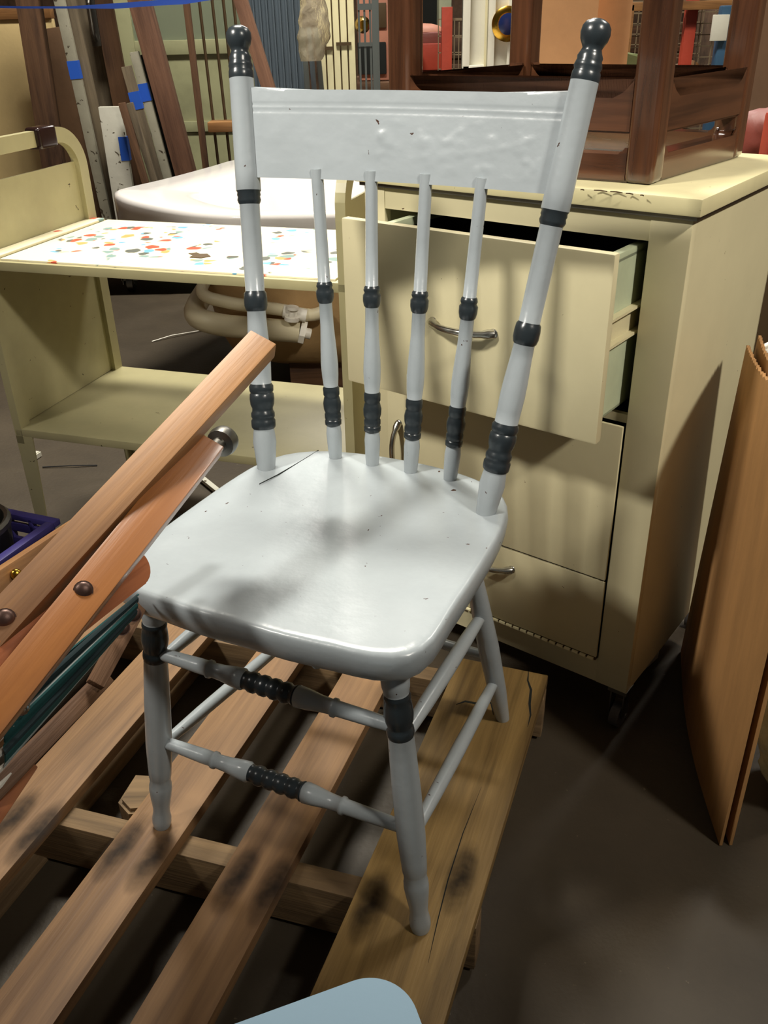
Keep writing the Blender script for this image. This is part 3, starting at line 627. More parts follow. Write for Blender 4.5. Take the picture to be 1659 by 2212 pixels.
# sling: folded canvas hanging between the bars
def sling(u, v):
    a = atd(-30+310*u, 1660-345*u, 1.0+.16*u); b = atd(35+250*u, 1715-345*u, 1.02+.15*u)
    top = atd(5+293*u, 1520-238*u, .985+.11*u)
    low = atd(10+283*u, 1658-328*u, .985+.11*u)
    p = top.lerp(low, v); dv = (p-CAM).normalized()
    return p+dv*(.004*math.sin(v*22)+.006*math.sin(u*3+v*5))
g = G(); g.grid(sling, 40, 36)
for f in g.b.faces:
    pass
g.b.faces.ensure_lookup_table()
for i_, f in enumerate(g.b.faces):
    j_ = (i_ % 36)/36; f.material_index = 1 if (.40 < j_ < .47 or .60 < j_ < .66 or j_ > .955) else 2 if (.05 < j_ < .3 or .70 < j_ < .78) else 0
bmesh.ops.recalc_face_normals(g.b, faces=g.b.faces[:]); bmesh.ops.solidify(g.b, geom=g.b.faces[:], thickness=.002)
M_f = mesh('canvas_sling', g, [plain('teal_canvas', (26, 76, 76), .9), plain('grey_stripe', (138, 146, 144), .9), plain('dark_canvas', (20, 40, 44), .9)], fc, I, label='teal canvas with grey stripes')
for k in range(5):
    g = G(); v0 = 1560+k*34
    g.tube([atd(-30, v0+25, .98), atd(0, v0, .985), atd(32-k*2, v0-26, .99)], [.004, .003, .001], 6, 0); mesh('frayed_strap', g, 'valve', fc, I)
g = G(); c = atd(40, 1525, .975); g.tube([c+Vector((.009*math.cos(a), 0.002*math.sin(a), .009*math.sin(a))) for a in [R(k) for k in range(0, 360, 24)]], .0022, 8, closed=True); mesh('snap_ring', g, 'chrome', fc, I)

# ------------------------------------------------------------------ cardboard sheets and film at the right
def card(nm, off, hts, lab, wave=.0):
    P0 = Vector((.532, .991, 0)); P1 = Vector((.62, 1.49, 0))
    def f(u, v):
        p = P0.lerp(P1, u); bow = .019*math.sin(math.pi*u); p.x += -bow*.9+off
        h = hts[0]+(hts[1]-hts[0])*u
        p.z = .002+h*v; p.x -= .022*v*u; p.y -= .10*v*u
        if v > .99: p.z += .003*math.sin(u*220)
        return p
    g = G(); g.grid(f, 60, 12, th=.0045); return tag(mesh(nm, g, 'card'), lab, 'cardboard')
card('cardboard_sheet', .0, (.74, .70), 'brown corrugated cardboard sheet leaning beside the cabinet, front sheet nearest it')
card('cardboard_sheet', .016, (.73, .716), 'second corrugated cardboard sheet standing just behind the front cardboard sheet')
def film(u, v):
    p = Vector((.60, .98, 0)).lerp(Vector((.75, 1.16, 0)), u); p.z = .003+.30*v
    p.x += .012*math.sin(v*9+u*7)+.02*v; p.y += .014*math.sin(u*14+v*5); return p
g = G()
BG = atz(1722, 1712, 0)
def bag(u, v):
    a = u*2*math.pi; r = .085*math.sin(math.pi*min(1, max(0, .06+.86*v)))**.45; ww = .012*noise.noise(Vector((math.cos(a)*3, math.sin(a)*3, v*7)))+.006*noise.noise(Vector((math.cos(a)*8, math.sin(a)*8, v*19)))
    return Vector((BG.x+(r+ww)*math.cos(a), BG.y+(r+ww)*math.sin(a)*1.3, .002+.33*v+ww))
g.grid(bag, 64, 48); tag(mesh('plastic_wrapped_bundle', g, film_mat('milky_plastic', (196, 204, 184), .15), smooth=80), 'clear plastic wrapped pale bundle at right edge beside the cardboard', 'bundle')
g = G(); c = at(1668, 782, 1.72)
for rr in (.02, .03): g.tube([c+Vector((rr*math.cos(a), .02*math.sin(a), rr*math.sin(a)-.0)) for a in [R(k) for k in range(0, 360, 20)]], .006, 10, closed=True)
a_ = c.copy(); g.tube([a_+Vector((.03, 0, -.03)), Vector((a_.x+.06, a_.y, .3)), Vector((a_.x+.05, a_.y, .006))], .006, 8)
tag(mesh('coiled_hose', g, 'valve'), 'white coiled tube behind the cabinet right of the cardboard', 'hose')

# ------------------------------------------------------------------ near blue seat, crate
ns = root('blue_stool', 'glossy pale blue seat corner in the very foreground at the bottom', 'stool', (-.05, .38, 0), 0)
def rpoly(pts, r, k=14):
    o = []
    n = len(pts)
    for i in range(n):
        p = Vector(pts[i]); a = (Vector(pts[i-1])-p).normalized(); b = (Vector(pts[(i+1) % n])-p).normalized()
        th = a.angle(b); d = r/math.tan(th/2); c = p+(a+b).normalized()*(r/math.sin(th/2)); s = p+a*d; e = p+b*d
        a0 = math.atan2((s-c).y, (s-c).x); a1 = math.atan2((e-c).y, (e-c).x); da = (a1-a0+math.pi) % (2*math.pi)-math.pi
        o += [(c.x+r*math.cos(a0+da*j/k), c.y+r*math.sin(a0+da*j/k)) for j in range(k+1)]
    return o
cn0 = Vector((.004, .497)); pa = cn0+Vector((-.94, -.34))*.34; pb = cn0+Vector((.3, -.95))*.34; pc = pa+(pb-cn0)
g = G(); g.prism(rpoly([tuple(cn0), tuple(pb), tuple(pc), tuple(pa)], .042), .412, .45, bev=.004); mesh('seat', g, 'skyseat', ns, I)
for q, zf in ((cn0, .123), (pa, .123), (pb, 0), (pc, .123)):
    m_ = q.lerp((cn0+pc)/2, .4 if q is not pb else .05); g = G(); g.lathe((m_.x, m_.y, .42), (m_.x, m_.y, zf), [(0, .014), (.5, .016), (1, .011)], 14); mesh('leg', g, 'skyseat', ns, I)
cr = root('plastic_crate', 'indigo plastic crate on the floor left of the cart leg', 'crate', (-.93, 1.72, 0), -22)
g = G()
for z in (.02, .06, .10, .14): g.box(-.13, .13, -.13, -.12, z, z+.022, 0, .002); g.box(.12, .13, -.13, .13, z, z+.022, 0, .002); g.box(-.13, -.12, -.13, .13, z, z+.022, 0, .002); g.box(-.13, .13, .12, .13, z, z+.022, 0, .002)
for x in (-.13, -.065, 0, .065, .118):
    g.box(x, x+.012, -.134, -.12, 0, .18, 0, .002); g.box(x, x+.012, .12, .134, 0, .18, 0, .002); g.box(.12, .134, x, x+.012, 0, .18, 0, .002); g.box(-.134, -.12, x, x+.012, 0, .18, 0, .002)
g.box(-.12, .12, -.12, .12, 0, .006); mesh('crate_body', g, 'crate', cr)
g = G(); g.box(-.142, .142, -.142, -.12, .17, .185, 0, .003); g.box(-.142, .142, .12, .142, .17, .185, 0, .003); g.box(-.142, -.12, -.12, .12, .17, .185, 0, .003); g.box(.12, .142, -.12, .12, .17, .185, 0, .003); mesh('crate_rim', g, 'crate', cr)
g = G(); c = Vector((-.93, 1.715, 0)); g.lathe((c.x, c.y, .007), (c.x, c.y, .23), [(0, .07), (.1, .085), (.9, .1), (.92, .104), (.97, .104), (1, .098), (.98, .09), (.2, .075)], 26, cap=False); tag(mesh('metal_pot', g, 'steel'), 'round steel pot sitting in the indigo crate', 'pot')

# ------------------------------------------------------------------ little things on the floor
def wirething(nm, pts, r, mat, lab, cat):
    g = G(); g.tube(pts, r, 6); tag(mesh(nm, g, mat), lab, cat)
wirething('plastic_strip', [atz(328, 738, .003), atz(370, 725, .01), atz(435, 714, .004)], .003, 'valve', 'thin white curved strip on the floor behind the cart', 'strip')
wirething('twig', [atz(92, 1009, .003), atz(150, 1006, .006), atz(210, 1005, .003)], .002, 'rubber', 'thin dark twig on the floor under the cart', 'twig')
A, B = atz(432, 1030, .012), atz(500, 1085, .012)
tag(bar('white_stick', A+(A-B)*.2, B+(B-A)*1.0, .016, .012, 'whitetrim'), 'short white painted stick on the floor behind the folding chair', 'stick')
g = G(); p = atz(68, 990, 0); g.prism([(-.02, -.01), (.02, -.02), (.03, .01), (-.01, .02)], 0, .02, bev=.003); tag(mesh('paper_scrap', g, 'white', None, Matrix.Translation(p)), 'crumpled white scrap on the floor under the cart shelf', 'scrap')

# ------------------------------------------------------------------ background, left: planks leaning in the rack
def plank(nm, t, b, Y, wpx, th, mat, lab, cat, Yb=None, floor=True, tapes=(), group=None, grp_mesh=None):
    """leaning board seen from px t (top) to px b (bottom)"""
    Yb = Yb or Y; A, B = at(*t, Y), at(*b, Yb); w_ = wpx*Y/F_PX*.97
    if floor: B = tofloor(A, B, .012) if B.z < A.z else B
    if t[1] <= 0: A = A+(A-B).normalized()*.45
    o = bar(nm, B, A, w_, th, mat, None, up=(0, 1, 0), bev=.003)
    # Y is the depth of the visible front; shift back by half thickness
    tag(o, lab, cat, group)
    for (u, v) in tapes:
        s = (u, v); c = at(u, v, Y-.0005); mw = WM[o.name]; lc = mw.inverted() @ c
        g = G(); g.box(lc.x-.03, lc.x+.03, -w_/2-.0015, w_/2+.0015, -th/2-.0015, th/2+.0015); mesh('tape_strip', g, 'tape', o, mw, label='blue masking tape')
    return o
rk = root('platform_dolly', 'low black dolly on wheels under the leaning planks', 'dolly', (-1.2, 4.62, 0), 0)
g = G(); g.box(-1.15, .50, -.29, .16, .10, .22, 0, .01); mesh('deck', g, 'rubber', rk)
for x in (-1.0, -.02, .42):
    g = G(); g.box(x-.04, x+.04, -.22, -.16, .06, .10); g.box(x-.035, x-.03, -.22, -.16, .04, .08); c_ = mesh('caster', g, 'steel', rk)
    g = G(); g.lathe((x-.018, -.19, .045), (x+.018, -.19, .045), [(0, .036), (.1, .045), (.9, .045), (1, .036)], 20); g.lathe((x-.022, -.19, .045), (x+.022, -.19, .045), [(0, .018), (1, .018)], 12); mesh('wheel', g, 'steel', c_)
ZB = .222
def lp2(nm, t, b, Y, wpx, th, mat, lab, cat, tapes=(), group=None, top=None):
    A, B = at(*t, Y), at(*b, Y); w_ = wpx*Y/F_PX*.97; B = tofloor(A, B, ZB)
    if t[1] <= 0: A = A+(A-B).normalized()*(.5 if top is None else top)
    o = bar(nm, B, A, w_, th, mat, None, up=(0, 1, 0), bev=.003); tag(o, lab, cat, group)
    for (u, v) in tapes:
        lc = WM[o.name].inverted() @ at(u, v, Y-th/2)
        g = G(); g.box(lc.x-.036, lc.x+.036, -w_/2-.0015, w_/2+.0015, -th/2-.0015, th/2+.0015); mesh('tape_strip', g, 'tape', o, WM[o.name], label='blue masking tape')
    return o
# far cream door and boards
g = G(); a, b = at(-160, 55, 4.85), at(112, 40, 4.85); g.box(a.x, b.x, 4.85, 4.89, .0, b.z+.0, 0, .004); pn = mesh('cream_door_leaf', g, 'creamboard'); tag(pn, 'cream painted door leaf behind the far left timber', 'door leaf')
g = G(); g.box(a.x, b.x, 4.84, 4.90, b.z, b.z+.05, 0, .003); mesh('top_edge', g, 'tanbar', pn, I)
lp2('brown_board', (112, 60), (225, 478), 4.72, 95, .015, 'brownboard', 'wide flat brown board behind the grey white strip', 'board')
lp2('dark_timber', (62, 0), (118, 365), 4.5, 44, .06, 'brownplank', 'dark brown rough timber leaning before the cream door leaf', 'plank')
lp2('painted_strip', (128, -2), (234, 478), 4.42, 20, .03, 'greytrim', 'long grey white strip with one blue tape band', 'strip', tapes=((174, 150),))
lp2('dark_strip', (150, 0), (257, 478), 4.46, 22, .03, 'greyplank', 'dark weathered strip right of the long grey white strip', 'strip')
lp2('weathered_plank', (180, 0), (262, 478), 4.66, 58, .03, 'greyplank', 'wide grey weathered plank with a metal latch', 'plank')
lp2('brown_plank', (222, 0), (310, 470), 4.60, 36, .03, 'brownplank', 'narrow brown plank right of the wide grey weathered plank', 'plank')
g = G(); c = at(200, 40, 4.575); g.tube([c+Vector((0, 0, -.09)), c+Vector((-.0, -.03, -.06)), c+Vector((.0, -.03, .06)), c+Vector((0, 0, .09))], .008, 8); g.box(c.x-.02, c.x+.02, c.y, c.y+.012, c.z-.11, c.z+.11, 0, .002)
tag(mesh('metal_latch', g, 'steel'), 'long metal latch handle on the wide grey weathered plank', 'latch')
o = lp2('fluted_trim', (238, 230), (276, 478), 4.36, 46, .03, 'whitetrim', 'chipped white fluted trim board with blue tape', 'trim board', tapes=())
ln_ = (at(238, 230, 4.36)-tofloor(at(238, 230, 4.36), at(276, 478, 4.36), ZB)).length
for k in range(4):
    g = G(); y = -.036+k*.024; g.box(0, ln_-.05, y-.006, y+.006, .0145, .0185, 0, .0015)
    mesh('flute', g, 'whitetrim', o, WM[o.name])
g = G(); lc = WM[o.name].inverted() @ at(264, 322, 4.34); g.box(lc.x-.05, lc.x+.05, .018, .056, -.017, .021); mesh('tape_strip', g, 'tape', o, WM[o.name], label='blue masking tape')
for k, (t, b, wpx, tp, mt, lb) in enumerate((((263, 222), (316, 400), 14, (), 'brownplank', 'short brown stake right beside the white fluted trim'), ((280, 222), (336, 400), 13, (), 'greyplank', 'short brown stake second from the white fluted trim'), ((273, 143), (345, 398), 20, ((290, 218),), 'greyplank', 'brown grey stake with tape, lower of the two taped stakes'), ((290, 112), (367, 398), 18, ((311, 200),), 'greytrim', 'tall pale tipped stake with tape beside the red brown timber'))):
    lp2('wooden_stake', t, b, 4.3+.04*k, wpx, .025, mt, lb, 'stake', tapes=tp)
lp2('dark_backing_strip', (300, 120), (392, 400), 4.52, 30, .03, 'dark', 'near black strip just left of the red brown timber', 'strip')  # near-black strip put in behind the timbers; the darkness is in its colour
lp2('red_brown_timber', (302, 0), (402, 375), 4.42, 42, .06, 'redplank', 'reddish brown thick timber leaning at a slant', 'plank')
# pale green glazed door
gd = root('glazed_door', 'pale green old door with grimy glass panels leaning behind the rods', 'door leaf', (-.9, 4.95, 0), 0)
a, b = at(236, 0, 4.95), at(560, 0, 4.95); z1, z2, z3, z4 = at(400, 86, 4.95).z, at(400, 118, 4.95).z, at(430, 262, 4.95).z, at(430, 285, 4.95).z
g = G(); g.box(a.x, a.x+.09, 4.95, 4.99, 0, 1.9, 0, .003); g.box(b.x-.07, b.x, 4.95, 4.99, 0, 1.9, 0, .003); g.box(a.x+.09, b.x-.07, 4.95, 4.99, 0, .28, 0, .003); g.box(a.x+.09, b.x-.07, 4.95, 4.99, z2, z1, 0, .003); g.box(a.x+.09, b.x-.07, 4.955, 4.985, z4, z3, 0, .003); g.box(a.x+.09, b.x-.07, 4.95, 4.99, 1.8, 1.9, 0, .003); mesh('door_frame', g, 'palegreen', gd, I)
g = G(); g.box(a.x+.085, b.x-.065, 4.965, 4.97, z3, z2); mesh('lower_panel', g, 'palegreen', gd, I)
g = G(); g.box(a.x+.085, b.x-.065, 4.965, 4.97, .27, z4); mesh('base_panel', g, 'palegreen', gd, I)
g = G(); g.box(a.x+.085, b.x-.065, 4.965, 4.97, z1, 1.81); mesh('glass_pane', g, 'glass', gd, I)
lp2('brown_rail', (402, 0), (448, 390), 4.3, 13, .02, 'brownplank', 'slim brown upright in front of the pale green door', 'rail')
for k, (t, b) in enumerate((((430, 0), (474, 375)), ((458, 0), (500, 375)), ((482, 0), (522, 375)), ((504, 0), (542, 375)))):
    A, B = at(*t, 4.34), at(*b, 4.34); B = tofloor(A, B, ZB); g = G(); g.tube([B, A+(A-B)*.4], .0065, 8); tag(mesh('thin_rod', g, 'rod'), ('long thin rusty rod, nearest the slim brown upright', 'long thin rusty rod, second from the slim brown upright', 'short rusty rod, third from the slim brown upright', 'rusty rod just left of the chair finial, fourth from the slim upright')[k], 'rod', 'thin rusty rods before the green door')
g = G(); p, q = at(450, 275, 4.26), at(503, 262, 4.26); g.box(p.x, q.x+.02, 4.24, 4.34, p.z-.02, p.z+.022, 0, .006); tag(mesh('wooden_ledge', g, 'tanbar'), 'short pale wooden ledge between the slim brown upright and the chair post', 'ledge')
lp2('leaning_post', (520, 0), (590, 220), 4.15, 26, .05, 'redplank', 'reddish wooden post leaning behind the chair finial', 'post')
# corrugated blue-grey sheets: each ridge a fold of the one sheet
cs = root('corrugated_sheet', 'dark blue grey corrugated metal sheet standing behind chair back', 'sheet', (-.6, 4.6, 0), 0)
a, b = at(540, 60, 4.6), at(652, 60, 4.6); g = G(); prof_ = []; nn = 8; wx = (b.x-a.x)/nn
for k in range(nn):
    prof_ += [(a.x+wx*k, 4.6), (a.x+wx*(k+.7), 4.6), (a.x+wx*(k+.75), 4.575), (a.x+wx*(k+.95), 4.575)]
prof_.append((b.x, 4.6)); poly = prof_+[(x, y+.006) for x, y in prof_[::-1]]; g.prism(poly, 0, 1.8); mesh('sheet_metal', g, 'bluegrey', cs, I, smooth=20)
# grey sticks under the bag, bag
sr = root('slat_bundle', 'bundle of narrow blue grey metal slats standing below the plastic bag', 'slats', (-.33, 4.5, 0), 0)
for k, (u0, u1, mt) in enumerate(((655, 664, 'greyrod'), (668, 678, 'bluegrey'), (682, 694, 'greyrod'))):
    A, B = at(u0, 60, 4.5), at(u1, 185, 4.5); B = tofloor(A, B, .01)
    bar('metal_slat', B, A, .022, .012, mt, sr, up=(0, 1, 0))
def bagf(u, v):
    a = u*2*math.pi; c = at(672+6*math.sin(v*3), 132-165*v, 4.4); r = .042*(.55+.75*math.sin(math.pi*min(1, .12+v*.9)))
    k = .009*noise.noise(Vector((math.cos(a)*2, math.sin(a)*2, v*8))); return c+Vector(((r+k)*1.25*math.cos(a), (r*.6+k)*math.sin(a), 0))
g = G(); g.grid(bagf, 30, 34); tag(mesh('plastic_bag', g, 'film', smooth=80), 'clear plastic bag hanging between grey sheet and butter coloured shutter', 'bag')
# shutter
sh_ = root('louvred_shutter', 'butter coloured panelled shutter door of upright boards', 'shutter', (-.2, 4.8, 0), 0)
xs = [at(u, 90, 4.8).x for u in (688, 703, 719, 735, 751, 768)]
for k in range(5):
    g = G(); g.box(xs[k]+.003, xs[k+1]-.003, 4.8, 4.83, .02, 1.75, 0, .004); mesh('board', g, 'shutter', sh_, I)
g = G(); g.box(xs[0], xs[-1], 4.815, 4.85, 0, 1.76); mesh('backing', g, 'rod', sh_, I)
g = G(); z = at(700, 104, 4.79).z; g.box(xs[0], xs[2], 4.79, 4.8, z-.008, z+.006); z = at(750, 94, 4.79).z; g.box(xs[3]-.02, xs[5]-.02, 4.79, 4.8, z-.008, z+.006); mesh('batten', g, 'rod', sh_, I)
g = G(); c = at(773, 52, 4.7); c2 = at(786, 54, 4.62); g.lathe(c+Vector((0, .1, 0)), c2, [(0, .012), (.5, .012), (.6, .03), (.8, .036), (1, .02)], 16); mesh('brass_knob', g, 'brass', sh_, I)
# grey railing
gr = root('metal_railing', 'grey painted metal railing with thin bars right of the shutter', 'railing', (-.02, 4.5, 0), 0)
for u, w_ in ((777, .009), (789, .009), (801, .009)):
    p = at(u, 100, 4.5); g = G(); g.box(p.x-w_/2, p.x+w_/2, 4.5, 4.509, 0, 1.7); mesh('bar', g, 'greyrod', gr, I)
p = at(812, 100, 4.5); g = G(); g.box(p.x-.016, p.x+.016, 4.49, 4.522, 0, 1.7, 0, .002); mesh('rail_post', g, 'greyrod', gr, I)
a, b = at(772, 15, 4.5), at(812, 15, 4.5); g = G(); g.box(a.x, b.x, 4.497, 4.512, a.z-.012, a.z+.012); z = at(790, 96, 4.5).z; g.box(a.x, b.x, 4.497, 4.512, z-.008, z+.008); mesh('cross_rail', g, 'greyrod', gr, I)
# pink case with black screen
def blk(nm, u0, v0, u1, v1, Y, dep, mat, lab, cat, stand=None, bev=.01):
    """box whose front shows between two pixels; stands on the floor unless 'stand' gives a lower z"""
    a, b = at(u0, v0, Y), at(u1, v1, Y); zb = 0 if stand is None else (b.z if stand == 'px' else stand)
    g = G(); g.box(a.x, b.x, Y, Y+dep, zb, a.z, 0, bev); return tag(mesh(nm, g, mat), lab, cat)
def legs(o_name, x0, x1, y0, y1, z, mat, par):
    pass
tbk = root('storage_table', 'low brown table behind the railing carrying the pink cabinet', 'table', (.3, 6.1, 0), 0)
a, b = at(735, 178, 6.0), at(957, 178, 6.0); g = G(); g.box(a.x, b.x, 5.9, 6.6, a.z-.04, a.z, 0, .003); mesh('table_top', g, 'brownplank', tbk, I); TZ = a.z
for x in (a.x+.04, b.x-.04):
    for y in (5.95, 6.55): g = G(); g.box(x-.03, x+.03, y-.03, y+.03, 0, TZ-.04); mesh('leg', g, 'brownplank', tbk, I)
def onT(nm, u0, v0, u1, Y, dep, mat, lab, cat, bev=.015):
    a, b = at(u0, v0, Y), at(u1, v0, Y); g = G(); g.box(a.x, b.x, Y, Y+dep, TZ+.001, a.z, 0, bev); return tag(mesh(nm, g, mat), lab, cat), a, b
o, a, b = onT('pink_cabinet', 770, -6, 845, 6.05, .4, 'pink', 'pink brown box shaped appliance behind the grey railing', 'appliance')
g = G(); p, q = at(772, 92, 6.03), at(835, 160, 6.03); g.box(p.x, q.x, 6.03, 6.06, q.z, p.z, 0, .006); mesh('screen', g, 'dark', o, I, label='black screen panel')
g = G(); p, q = at(806, 6, 6.03), at(835, 60, 6.03); g.box(p.x, q.x, 6.035, 6.06, q.z, p.z, 0, .004); mesh('vent', g, 'rod', o, I)
o, a, b = onT('red_appliance', 893, 70, 957, 6.1, .4, 'maroon', 'maroon enamel tank beside the red rack post', 'tank', .03)
g = G(); g.box(a.x+.03, b.x-.01, 6.08, 6.2, TZ+.05, a.z-.06, 0, .01); mesh('front_plate', g, 'red', o, I)
g = G(); g.ball((a.x*.5+b.x*.5-.02, 6.25, a.z-.0), .13, sc=(1, 1, .35)); mesh('lid', g, 'pink', o, I)
onT('kraft_box', 880, 102, 912, 5.97, .07, 'tanbar', 'small tan box in front of the maroon tank', 'box')
onT('clear_jar', 903, 180, 930, 5.95, .05, 'valve', 'small pale block on the table edge below the maroon tank', 'block', .003) if False else None
g = G(); p, q = at(898, 0, 6.7), at(950, 66, 6.7); g.box(p.x, q.x-.01, 6.85, 7.1, 0, p.z+.3, 0, .01); tag(mesh('black_monitor_case', g, 'dark'), 'black tall case standing behind the maroon tank', 'case')
g = G(); p, q = at(948, 0, 6.6), at(975, 66, 6.6); g.box(p.x, q.x, 6.6, 6.8, 0, p.z+.2, 0, .01); tag(mesh('grey_locker', g, 'green'), 'grey green narrow locker behind the red rack post', 'locker')

# wire racks with red posts
def rack(nm, lab, xs_, zs, Y, dep, postu, mat='red'):
    r_ = root(nm, lab, 'wire rack', (at(xs_[0], 60, Y).x, Y, 0), 0)
    for u in postu:
        x = at(u, 60, Y-.02).x; g = G(); g.box(x-.028, x+.028, Y-.05, Y, 0, 1.3 if u > 1200 else at(u, 15, Y).z, 0, .003); mesh('rack_post', g, mat, r_, I)
    x0, x1 = at(xs_[0], 60, Y).x, at(xs_[1], 60, Y).x
    g = G()
    for (za, zb) in zs:
        nh = 7
        for k in range(nh+1):
            z = za+(zb-za)*k/nh; g.box(x0, x1, Y, Y+.005, z-.0025, z+.0025); g.box(x0, x1, Y+dep, Y+dep+.005, z-.0025, z+.0025)
        nx = max(3, int((x1-x0)/.07))
        for k in range(nx+1):
            x = x0+(x1-x0)*k/nx; g.box(x-.0025, x+.0025, Y-.002, Y+.003, za, zb); g.box(x-.0025, x+.0025, Y+dep, Y+dep+.005, za, zb); g.box(x-.0025, x+.0025, Y, Y+dep, za-.003, za+.002)
        g.box(x0-.004, x1+.004, Y-.006, Y+.008, zb-.006, zb+.006); g.box(x0-.004, x1+.004, Y-.006, Y+.008, za-.006, za+.006)
    mesh('wire_basket', g, 'wire', r_, I)
    return r_
rack('wire_basket_rack', 'narrow wire basket with red post left of the white panelled door', (955, 1010), [(.55, 1.14)], 5.45, .3, (965,))
rack('wire_basket_rack', 'tall wire baskets on a red post seen through the glossy frame', (1300, 1572), [(.45, .80), (.84, 1.20)], 5.2, .4, (1488,))
for k in range(16):
    u = 1310+k*33 if k < 8 else 1310+(k-8)*33; Y = 5.32+random.random()*.18; x = at(u, 60, Y).x; s = random.uniform(.034, .042); z0 = .85 if k < 8 else .46
    g = G(); g.ball((0, 0, 0), s, sc=(1, .8, .8), u=10, v=7)
    for v in g.b.verts: v.co += v.co.normalized()*.02*noise.noise(v.co*30+Vector((k, 0, 0)))
    tag(mesh('hardware_lump', g, ['junk', 'brownboard', 'tanbar', 'greyplank'][k % 4], None, Matrix.Translation((x, Y, z0+s*.85))), '%s from the left of the dusty brown hardware lumps in the %s wire basket' % (('first', 'second', 'third', 'fourth', 'fifth', 'sixth', 'seventh', 'last')[k % 8], ['upper', 'lower'][k//8]), 'hardware', 'hardware in the wire baskets')
# white panelled door with porthole
wd = root('white_panel_door', 'white panelled door standing upright with round brass lock plate', 'door leaf', (.5, 4.2, 0), 0)
a, b = at(999, 100, 4.2), at(1102, 100, 4.2); c = at(1052, 100, 4.2)
g = G(); g.box(a.x, b.x, 4.21, 4.24, 0, 1.9); g.box(a.x, a.x+.03, 4.19, 4.24, 0, 1.9, 0, .003); g.box(c.x, c.x+.03, 4.19, 4.24, 0, 1.9, 0, .003); z = at(1025, 152, 4.2).z; g.box(a.x, c.x, 4.19, 4.24, z-.04, z+.02, 0, .004); g.box(b.x-.012, b.x, 4.19, 4.24, 0, 1.9, 0, .002)
mesh('door_slab', g, 'white', wd, I)
g = G(); g.box(c.x-.012, c.x-.004, 4.185, 4.2, 0, 1.9); mesh('edge_bead', g, 'shutter', wd, I)
g = G(); p = at(1092, 52, 4.18); g.lathe((p.x+.01, 4.21, p.z), (p.x+.01, 4.17, p.z), [(0, .066), (.6, .066), (.8, .055), (.85, .042), (.86, .038)], 28); k_ = mesh('lock_plate', g, 'brass', wd, I)
g = G(); g.lathe((p.x+.01, 4.19, p.z), (p.x+.01, 4.165, p.z), [(0, .04), (.8, .04), (1, .025)], 24); mesh('blue_glass', g, 'navy', k_, I)
# tan boards seen inside the frame
for (u0, u1, Y, lb) in ((1150, 1286, 2.75, 'tall tan fibreboard sheet, left one of two behind the glossy frame'), (1283, 1358, 2.85, 'tall tan fibreboard sheet, right one of two behind the glossy frame')):
    a, b = at(u0, 100, Y), at(u1, 100, Y); g = G(); g.box(a.x, b.x, Y, Y+.012, 0, 1.5, 0, .002); tag(mesh('fibreboard_sheet', g, 'board'), lb, 'board')
# olive rounded hood and tan roll on a low shelf
g = G(); a, b = at(1255, 187, 3.6), at(1400, 187, 3.6); g.box(a.x, b.x+.05, 3.55, 3.9, 0, a.z, 0, .004); st = mesh('brown_carton', g, 'brownboard'); tag(st, 'brown carton behind the glossy frame carrying the olive hood', 'carton'); SZ = a.z
g = G(); c = at(1335, 186, 3.72)
pts = [(-.13, 0), (.16, 0), (.155, .03), (.12, .07), (.06, .095), (-.02, .105), (-.13, .1)]
g.prism(pts, -.1, .1, Mx=Matrix.Rotation(R(90), 4, 'X'), bev=.01); tag(mesh('olive_hood', g, 'oliveiron', None, Matrix.Translation((c.x, 3.73, SZ+.002))), 'olive green rounded metal hood between fibreboard and glossy post', 'hood')
g = G(); c = at(1318, 180, 3.58); g.lathe((c.x-.05, 3.58, SZ+.024), (c.x+.05, 3.58, SZ+.024), [(0, .0225), (1, .0225)], 18); tag(mesh('tan_roll', g, 'tanbar'), 'small tan cardboard roll in front of the olive hood', 'roll')
# blue post, white boards, right edge things
bpst = blk('blue_steel_post', 1562, 12, 1586, 185, 4.9, .06, 'bluepost', 'dark blue steel post with shelf bracket behind the glossy frame', 'post')
p, q = at(1543, 32, 4.88), at(1569, 88, 4.88); g = G(); g.box(p.x, q.x, 4.88, 4.9, q.z, p.z, 0, .002); mesh('card_panel', g, 'white', bpst, I, label='small white card panel')
blk('white_strip', 1586, 25, 1604, 188, 4.7, .03, 'white', 'narrow white board right of the blue steel post', 'board', None, .003)
g = G(); a, b = at(1350, 10, 5.1), at(1640, 8, 5.1); g.box(a.x, b.x, 5.1, 5.14, a.z-.03, a.z+.01, 0, .003); g.box(b.x-.05, b.x, 5.1, 5.14, 0, a.z, 0, .003); g.box(a.x, a.x+.05, 5.1, 5.14, 0, a.z, 0, .003)
tag(mesh('shelf_beam', g, 'tanbar'), 'horizontal tan beam along the top of the wire baskets', 'beam')
blk('pale_panel', 1640, -60, 1760, 300, 2.6, .04, 'brownboard', 'brown upright panel at the far right edge behind the frame', 'panel')
g = G(); g.ball((0, 0, 0), .12, sc=(1, .8, .7), u=20, v=14)
for v in g.b.verts: v.co += v.co.normalized()*.02*noise.noise(v.co*22)
c = at(1700, 318, 2.2); cz = c.z
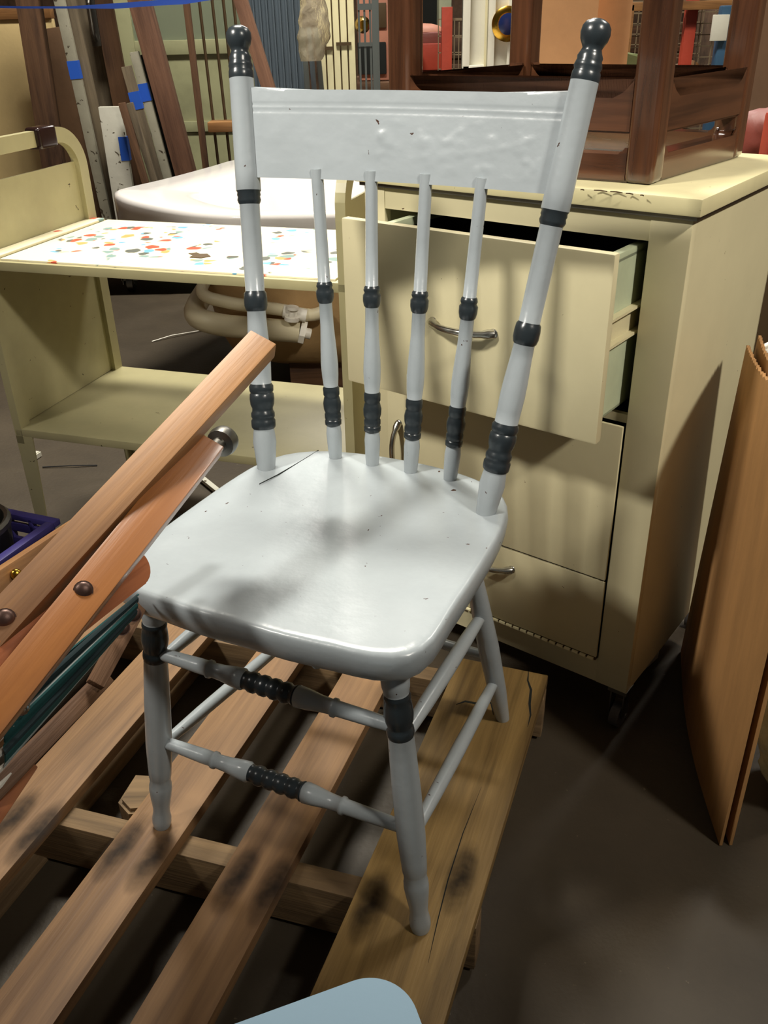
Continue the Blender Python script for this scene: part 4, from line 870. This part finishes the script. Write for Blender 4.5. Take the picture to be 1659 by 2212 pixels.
g2 = G(); g2.box(c.x-.22, c.x+.4, 2.05, 2.4, 0, cz-.085, 0, .004); tag(mesh('dark_carton', g2, 'rod'), 'dark carton at the right edge behind the cabinet', 'carton')
tag(mesh('dark_red_bag', g, 'maroon', None, Matrix.Translation((c.x+.02, 2.25, cz+.012))), 'dark red fabric bag on the carton at right edge', 'bag')
g = G(); c = at(1672, 240, 2.1); g.box(c.x-.02, c.x+.05, 2.052, 2.1, cz-.084, c.z, 0, .008); tag(mesh('orange_carton', g, 'red'), 'small orange box beside the dark red bag', 'box')
# blue ribbon across the top left
g = G(); pts = [at(u, v, 2.6) for u, v in ((-120, 16), (0, 15), (60, 16), (150, 16), (250, 13), (330, 7), (400, 1), (480, -12))]
for i in range(len(pts)-1):
    w0, w1 = [(.005 if k < 4 else .012 if k < 6 else .016) for k in (i, i+1)]
    v = [g.b.verts.new(pts[i]+Vector((0, dy, s*w0))) for dy in (0, .001) for s in (-.5, .5)]+[g.b.verts.new(pts[i+1]+Vector((0, dy, s*w1))) for dy in (0, .001) for s in (-.5, .5)]
    for f in ((0, 1, 5, 4), (2, 6, 7, 3), (1, 3, 7, 5), (0, 4, 6, 2)): g.b.faces.new([v[k] for k in f])
tag(mesh('blue_tape_line', g, 'tapeline'), 'bright blue ribbon strung across the top left corner', 'ribbon')
# dim stock farther back that closes the view
for k, (x0, x1, Y, h, mt, lb) in enumerate(((-3.2, -1.9, 5.6, 1.1, 'brownboard', 'dim brown crate far left behind the timbers'), (.1, .9, 7.9, 1.0, 'junk', 'dim brown crate far behind the red tank'), (1.0, 2.2, 7.2, 1.05, 'brownplank', 'dim brown crate far behind the wire baskets'), (2.3, 3.6, 6.6, 1.15, 'junk', 'dim brown crate far right of the wire baskets'))):
    g = G(); g.box(x0, x1, Y, Y+.6, 0, h, 0, .01)
    for j in range(5): g.box(x0-.01, x1+.01, Y-.02, Y, .05+j*h/5, .05+j*h/5+h/5-.04, 0, .003)
    tag(mesh('storage_crate', g, mt), lb, 'crate')
bpy.context.view_layer.update()
